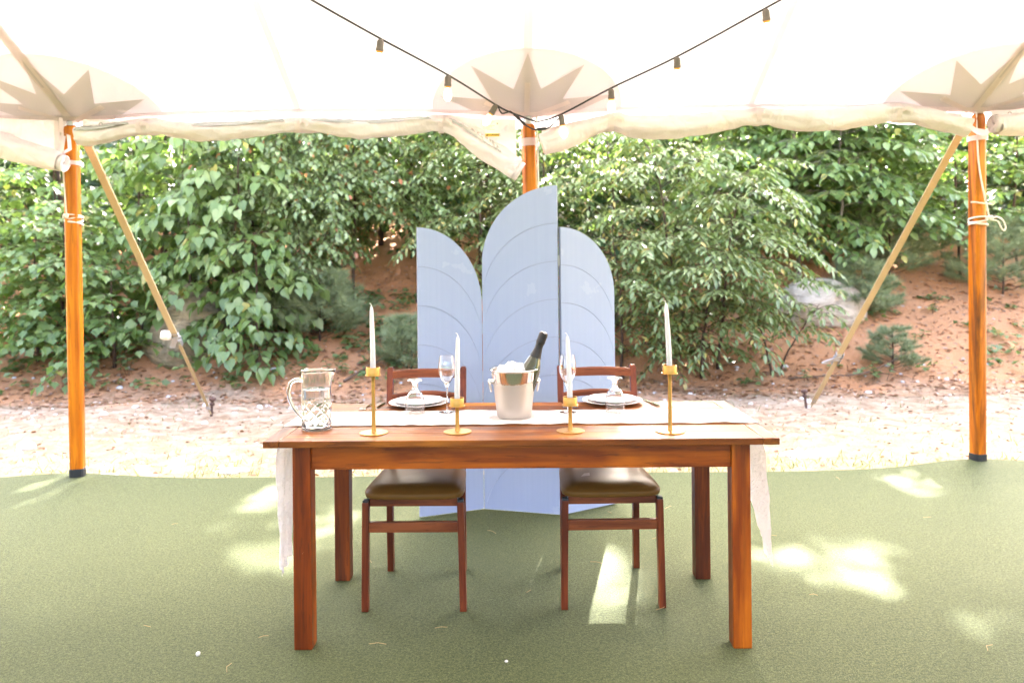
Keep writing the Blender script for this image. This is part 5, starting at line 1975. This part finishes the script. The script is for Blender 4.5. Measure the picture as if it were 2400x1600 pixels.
# --- young pines
def pine(label, x, y, h, r, seed, nb=34, size=0.105):
    global NLEAF
    p = Plant(seed)
    rng = p.rng
    z = terrain(x, y) - 0.02
    stem = [(x, y, z), (x + 0.01, y, z + h * 0.5), (x, y, z + h)]
    p.wood.tube(stem, [0.016, 0.010, 0.004], 6)
    for i in range(nb):
        t = 0.06 + 0.92 * i / nb
        a = i * 2.399 + rng.normal(0, 0.2)
        L = r * (1 - 0.62 * t) * rng.uniform(0.75, 1.15)
        br = p.curve((x, y, z + h * t), (math.cos(a), math.sin(a), 0), L, 0.35, 0.05, 6, 0.05)
        p.wood.tube([tuple(q) for q in br], list(np.linspace(0.005, 0.002, 6)), 4, caps=False)
        tufts = [br]
        for k in range(3):
            q0 = br[2 + k]
            aa = a + (0.8 if k % 2 else -0.8)
            tufts.append(p.curve(q0, (math.cos(aa), math.sin(aa), 0), L * 0.42, 0.4, 0.0, 4, 0.05))
        for tf in tufts:
            n = int(190 * np.linalg.norm(tf[-1] - tf[0]) / 0.4) + 40
            u = 0.35 + 0.65 * rng.random(n)
            s = np.linspace(0, 1, len(tf))
            pos = np.stack([np.interp(u, s, tf[:, q]) for q in range(3)], 1)
            tn = norm((tf[-1] - tf[-2])[None, :])
            d = norm(tn * 0.75 + rng.normal(0, 0.62, (n, 3)) + np.array([0, 0, 0.15]))
            p.P.append(pos); p.D.append(d); p.N.append(rng.normal(0, 1, (n, 3))); p.S.append(size * rng.uniform(0.7, 1.2, n))
    t, n = p.finish("young_pine", label, "pine", (x, y, z), "needle", L_pine, M_bark, "young pines on the slope", 0, 0.0, False, 0.0)
    NLEAF += n


pine("soft bluish young pine between the pale boulder and the right strap", 4.62, 10.15, 0.75, 0.55, 81, 34)
pine("bluish young pine just left of the right pole", 5.5, 11.2, 1.15, 0.75, 82, 40)
pine("bluish young pine right of the right pole at the picture edge", 6.9, 10.8, 1.05, 0.8, 83, 40)
pine("small pale pine seedling standing on bare needles near the right strap", 4.42, 8.95, 0.50, 0.34, 84, 24, 0.075)
pine("bluish young pine left of the screen below the cherry", -2.45, 9.75, 0.85, 0.70, 85, 40)
pine("low bluish pine close to the screen's left edge", -1.22, 9.2, 0.66, 0.46, 86, 30)
pine("low bluish pine showing just right of the screen", 0.98, 10.2, 0.95, 0.55, 87, 32)
pine("bluish pine under the heart leaved saplings", -3.1, 9.9, 0.85, 0.62, 88, 36)

# --- seedlings and loose plants on the slope
def seedling(label, x, y, h, n, size, kind, mat, seed, group):
    rng = np.random.default_rng(seed)
    p = Plant(seed)
    z = terrain(x, y)
    for k in range(max(1, n // 6)):
        a = rng.random() * 6.28
        st = p.curve((x + rng.normal(0, .05), y + rng.normal(0, .05), z), (math.cos(a) * 0.3, math.sin(a) * 0.3, 0), h * rng.uniform(.6, 1.1), 0.95, 0.15, 5)
        p.wood.tube([tuple(q) for q in st], 0.0025, 4)
        m_ = 6
        u = np.linspace(0.4, 1.0, m_)
        s = np.linspace(0, 1, 5)
        pos = np.stack([np.interp(u, s, st[:, q]) for q in range(3)], 1)
        aa = np.arange(m_) * 2.4 + rng.random() * 6
        d = np.stack([np.cos(aa), np.sin(aa), rng.uniform(-.25, .25, m_)], 1)
        p.P.append(pos); p.D.append(d); p.N.append(np.tile([0, 0, 1.0], (m_, 1)) + rng.normal(0, .25, (m_, 3))); p.S.append(size * rng.uniform(.6, 1.2, m_))
    return p.finish("seedling", label, "seedling", (x, y, z), kind, mat, M_bark, group, 0, 0.06, False, 0.004)


rs = np.random.default_rng(5)
named = [(-1.6, 9.75, 0.42, 26, 0.13, "big leaved green seedling on the bare needles left of the screen"), (-2.05, 9.0, 0.26, 24, 0.085, "leafy seedling behind the tall left candle"),
         (-1.35, 8.75, 0.26, 20, 0.08, "yellow green seedling by the left chair's back"), (-2.75, 8.8, 0.22, 22, 0.075, "seedling clump beside the left stake"),
         (4.15, 8.7, 0.24, 20, 0.07, "yellow green seedling by the pine seedling on the right slope"), (5.0, 9.5, 0.22, 16, 0.08, "single seedling on the open needle slope left of the right pole"),
         (5.6, 10.2, 0.2, 14, 0.08, "small seedling high on the slope beside the right pole"), (-4.5, 8.95, 0.32, 26, 0.09, "maple seedlings below the mossy boulder"),
         (-0.85, 9.6, 0.34, 20, 0.10, "yellow green seedling touching the screen's left edge"), (3.35, 8.75, 0.2, 16, 0.06, "small seedling at the foot of the thin stemmed shrub")]
for i, (x, y, h, n, s_, lb) in enumerate(named):
    seedling(lb, x, y, h, n, s_, "maple" if i % 2 == 0 else "ovate", L_seed, 200 + i, "seedlings on the needle slope")
# the rest: low cover nobody could count
P, D, Nn, S = [], [], [], []
for k in range(300):
    if k < 130:
        x, y = rs.uniform(-7.2, -0.4), rs.uniform(8.55, 10.6)
    elif k < 230:
        x, y = rs.uniform(-3.2, -0.7), rs.uniform(9.3, 11.0)
    else:
        x, y = rs.uniform(0.9, 7.5), rs.uniform(8.7, 11.2)
    if abs(x + 0.3) < .4:
        continue
    z = terrain(x, y)
    n = rs.integers(5, 14)
    h = rs.uniform(0.04, 0.24) * (1.3 if x < -3.5 else 0.8)
    r = rs.uniform(0.05, 0.16)
    a = rs.uniform(0, 6.28, n)
    pos = np.stack([x + r * rs.random(n) * np.cos(a), y + r * rs.random(n) * np.sin(a), z + h * rs.uniform(0.3, 1, n)], 1)
    P.append(pos); D.append(np.stack([np.cos(a), np.sin(a), rs.uniform(-.35, .2, n)], 1)); Nn.append(np.tile([0, 0, 1.], (n, 1)) + rs.normal(0, .3, (n, 3))); S.append(rs.uniform(0.05, 0.10, n))
me = leaves_mesh("undergrowth", np.concatenate(P), np.concatenate(D), np.concatenate(Nn), np.concatenate(S), rs.uniform(0, 0.99, sum(len(q) for q in P)), "maple")
tag(mk_obj("undergrowth", me, None, L_seed), kind="stuff")

# dead leaves, needles and pebbles on the bank and the sand
def scatter(name, n, xr, yr, kind, size, mat, lift=0.006, tilt=0.35, yb=1.0, tint=(0, 0.999)):
    x = rs.uniform(*xr, n)
    y = yr[0] + (yr[1] - yr[0]) * rs.random(n) ** yb
    z = np.array([terrain(a, b) for a, b in zip(x, y)]) + lift
    a = rs.uniform(0, 6.28, n)
    D = np.stack([np.cos(a), np.sin(a), rs.normal(0.02, tilt * .4, n)], 1)
    Nn = np.tile([0, 0, 1.], (n, 1)) + rs.normal(0, tilt, (n, 3))
    me = leaves_mesh(name, np.stack([x, y, z], 1), D, Nn, rs.uniform(*size, n), rs.uniform(*tint, n), kind)
    tag(mk_obj(name, me, None, mat), kind="stuff")


scatter("leaf_litter", 13000, (-8, 8), (7.9, 12), "ovate", (0.02, 0.085), L_litter)
scatter("leaf_litter", 3800, (-6, 6), (5.15, 8.3), "ovate", (0.012, 0.045), L_litter)
scatter("pine_needles", 22000, (-8, 8), (7.9, 11.5), "needle", (0.05, 0.11), leaf_mat("dry_needle", (0.20, 0.065, 0.025), (0.40, 0.17, 0.08), (0.5, 0.32, 0.2)), 0.006, 0.25, 1.2)
# grass: a ragged dry fringe along the turf, sparse blades over the sand
n = 5200
x = rs.uniform(-6, 6, n)
y = 5.12 + rs.exponential(0.22, n)
far = rs.random(n) < 0.30
y[far] = rs.uniform(5.3, 8.2, far.sum())
cl = np.array([mnoise.noise(Vector((a * 1.6, b * 1.6, 2.0))) for a, b in zip(x, y)])
k = (cl > -0.02) | (rs.random(n) < 0.15)
x, y = x[k], y[k]
z = np.array([terrain(a, b) for a, b in zip(x, y)]) - 0.004
a = rs.uniform(0, 6.28, len(x))
D = np.stack([np.cos(a) * 0.5, np.sin(a) * 0.5, rs.uniform(0.25, 1.0, len(x))], 1)
Nn = np.stack([-np.sin(a) * .2 + np.cos(a), np.cos(a) * .2 + np.sin(a), np.full(len(x), .1)], 1)
me = leaves_mesh("grass", np.stack([x, y, z], 1), D, Nn, rs.uniform(0.03, 0.095, len(x)), rs.uniform(0, 0.99, len(x)), "blade")
tag(mk_obj("grass", me, None, L_grass), kind="stuff")

# stones --------------------------------------------------------------
def stone(name, label, cat, loc, size, mat, seed, flat=1.0, sub=4, group=None, rough=0.28, rz=0.0):
    bm = bmesh.new()
    bmesh.ops.create_icosphere(bm, subdivisions=sub, radius=1.0)
    for v in bm.verts:
        c = v.co.copy()
        d = 1 + rough * nz(c.x * 0.9 + seed, c.y * 0.9, c.z * 0.9) + rough * 0.5 * nz(c.x * 2.2, c.y * 2.2 + seed, c.z * 2.2) + rough * 0.14 * nz(c.x * 7, c.y * 7, c.z * 7 + seed)
        # facets: cut flat planes into the lump
        for k in range(6):
            pn = Vector((math.sin(k * 2.1 + seed), math.cos(k * 1.7 + seed * 2), math.sin(k * 3.3 + seed * 3))).normalized()
            dd = (c * d).dot(pn)
            if dd > 0.80:
                d *= 0.80 / dd * 0.6 + 0.4
        v.co = Vector((c.x * size[0] * d, c.y * size[1] * d, max(-0.6, c.z) * size[2] * d * flat))
    me = bpy.data.meshes.new(name)
    bm.to_mesh(me)
    bm.free()
    me.polygons.foreach_set("use_smooth", [True] * len(me.polygons))
    o = mk_obj(name, me, None, mat)
    o.location = loc
    o.rotation_euler = (0, 0, rz)
    return tag(o, label, cat, group)


stone("boulder", "mossy brown boulder half hidden by saplings behind the left guy strap", "boulder", (-4.05, 9.55, terrain(-4.05, 9.55) + 0.18), (0.50, 0.50, 0.60), M_rockmoss, 2.0)
stone("boulder", "pale rounded granite boulder on the needle slope right of the bright shrub", "boulder", (4.15, 10.25, terrain(4.15, 10.25) + 0.12), (0.60, 0.45, 0.40), M_rockpale, 6.0, rz=0.2)
stone("rock", "small white rock on the sand left of the left pole", "rock", (-3.86, 6.09, terrain(-3.86, 6.09) + 0.005), (0.078, 0.06, 0.055), M_pebble, 3.0, 1, 3)
stone("flat_stone", "flat pale stone lying by the turf left of the table", "stone", (-1.95, 5.30, terrain(-1.95, 5.30)), (0.12, 0.07, 0.025), M_pebble, 5.0, 1, 3)
stone("flat_stone", "flat pale slab against the foot of the left pole", "stone", (-2.76, 5.17, terrain(-2.76, 5.17) + 0.01), (0.10, 0.06, 0.025), M_pebble, 8.0, 1, 3)
stone("flat_stone", "long flat white stone in the sand left of the right pole", "stone", (2.12, 5.62, terrain(2.12, 5.62)), (0.20, 0.12, 0.016), M_pebble, 9.0, 1, 3)
stone("flat_stone", "pale flat stone just behind the hanging end of the runner at the right", "stone", (1.63, 5.42, terrain(1.63, 5.42)), (0.09, 0.07, 0.022), M_pebble, 12.0, 1, 3)
stone("pebble", "white pebble on the front of the turf left of the table", "pebble", (-1.13, 2.73, 0.010), (0.0085, 0.008, 0.009), M_pebble, 4.0, 1, 2)
stone("pebble", "tiny pale pebble on the turf in front of the table's middle", "pebble", (-0.034, 2.66, 0.008), (0.0065, 0.005, 0.005), M_pebble, 14.0, 1, 2)
# gravel strewn on the sand
n = 900
px_ = rs.uniform(-6, 6, n); py_ = 5.2 + 4.0 * rs.random(n) ** 1.2
V, F = [], []
m = MB()
for i in range(n):
    r = rs.exponential(0.010) + 0.005
    r = min(r, 0.05)
    z = terrain(px_[i], py_[i])
    a0 = rs.uniform(0, 6)
    ring = [(px_[i] + r * rs.uniform(.7, 1.2) * math.cos(a0 + q * 1.05), py_[i] + r * rs.uniform(.6, 1.0) * math.sin(a0 + q * 1.05), z - 0.003) for q in range(6)]
    top = [(px_[i] + 0.55 * (p[0] - px_[i]), py_[i] + 0.55 * (p[1] - py_[i]), z + r * 0.5) for p in ring]
    m.add(ring + top, [(q, (q + 1) % 6, 6 + (q + 1) % 6, 6 + q) for q in range(6)] + [(6, 7, 8, 9, 10, 11)], True)
tag(m.build("gravel", M_pebble), kind="stuff")

# fallen branches
def branch(label, pts, r, forks=()):
    t = thing("fallen_branch", label, "branch", pts[0], 0, "dead sticks on the slope")
    o = Vector(pts[0])
    m = MB()
    m.tube([Vector(p) - o for p in spline(pts, 16)], list(np.linspace(r, r * 0.5, 16)), 7)
    m.build("limb", M_twig, t)
    for f in forks:
        m = MB()
        m.tube([Vector(p) - o for p in spline(f, 8)], list(np.linspace(r * .6, r * 0.25, 8)), 6)
        m.build("side_shoot", M_twig, t)


def gp(x, y, h=0.02):
    return (x, y, terrain(x, y) + h)


branch("pale dead stick lying uphill behind the tall left candle", [gp(-1.95, 8.85), gp(-1.72, 9.15, .05), gp(-1.48, 9.5, .05)], 0.017, [[gp(-1.72, 9.15, .05), gp(-1.60, 9.18, .09), gp(-1.52, 9.2, .06)]])
branch("thin dark fallen branch reaching from the shrub to the right strap", [gp(3.15, 8.8, .01), gp(3.55, 8.75, .06), gp(4.0, 8.75, .10), gp(4.45, 8.8, .22), gp(4.62, 8.85, .33)], 0.010, [[gp(4.0, 8.75, .10), gp(4.2, 8.7, .08), gp(4.35, 8.68, .05)]])
branch("short grey stick on the needles below the saplings", [gp(-2.95, 9.05, .03), gp(-2.8, 9.2, .05)], 0.014)

# pine needles blown onto the turf
n = 26
x = rs.uniform(-2.2, 2.2, n); y = rs.uniform(2.6, 5.0, n)
m = MB()
for i in range(n):
    a = rs.normal(0, 0.7)
    L = rs.uniform(0.03, 0.075)
    dx, dy = L * math.cos(a), L * math.sin(a)
    b = rs.normal(0, 0.12)
    p = [(x[i], y[i], 0.006), (x[i] + dx / 2 - dy * b, y[i] + dy / 2 + dx * b, 0.009), (x[i] + dx, y[i] + dy, 0.006)]
    m.tube(p, 0.0008, 4)
tag(m.build("pine_needles", simple("tan_needle", (0.42, 0.27, 0.11), 0.6)), kind="stuff")
print("leaves", NLEAF)
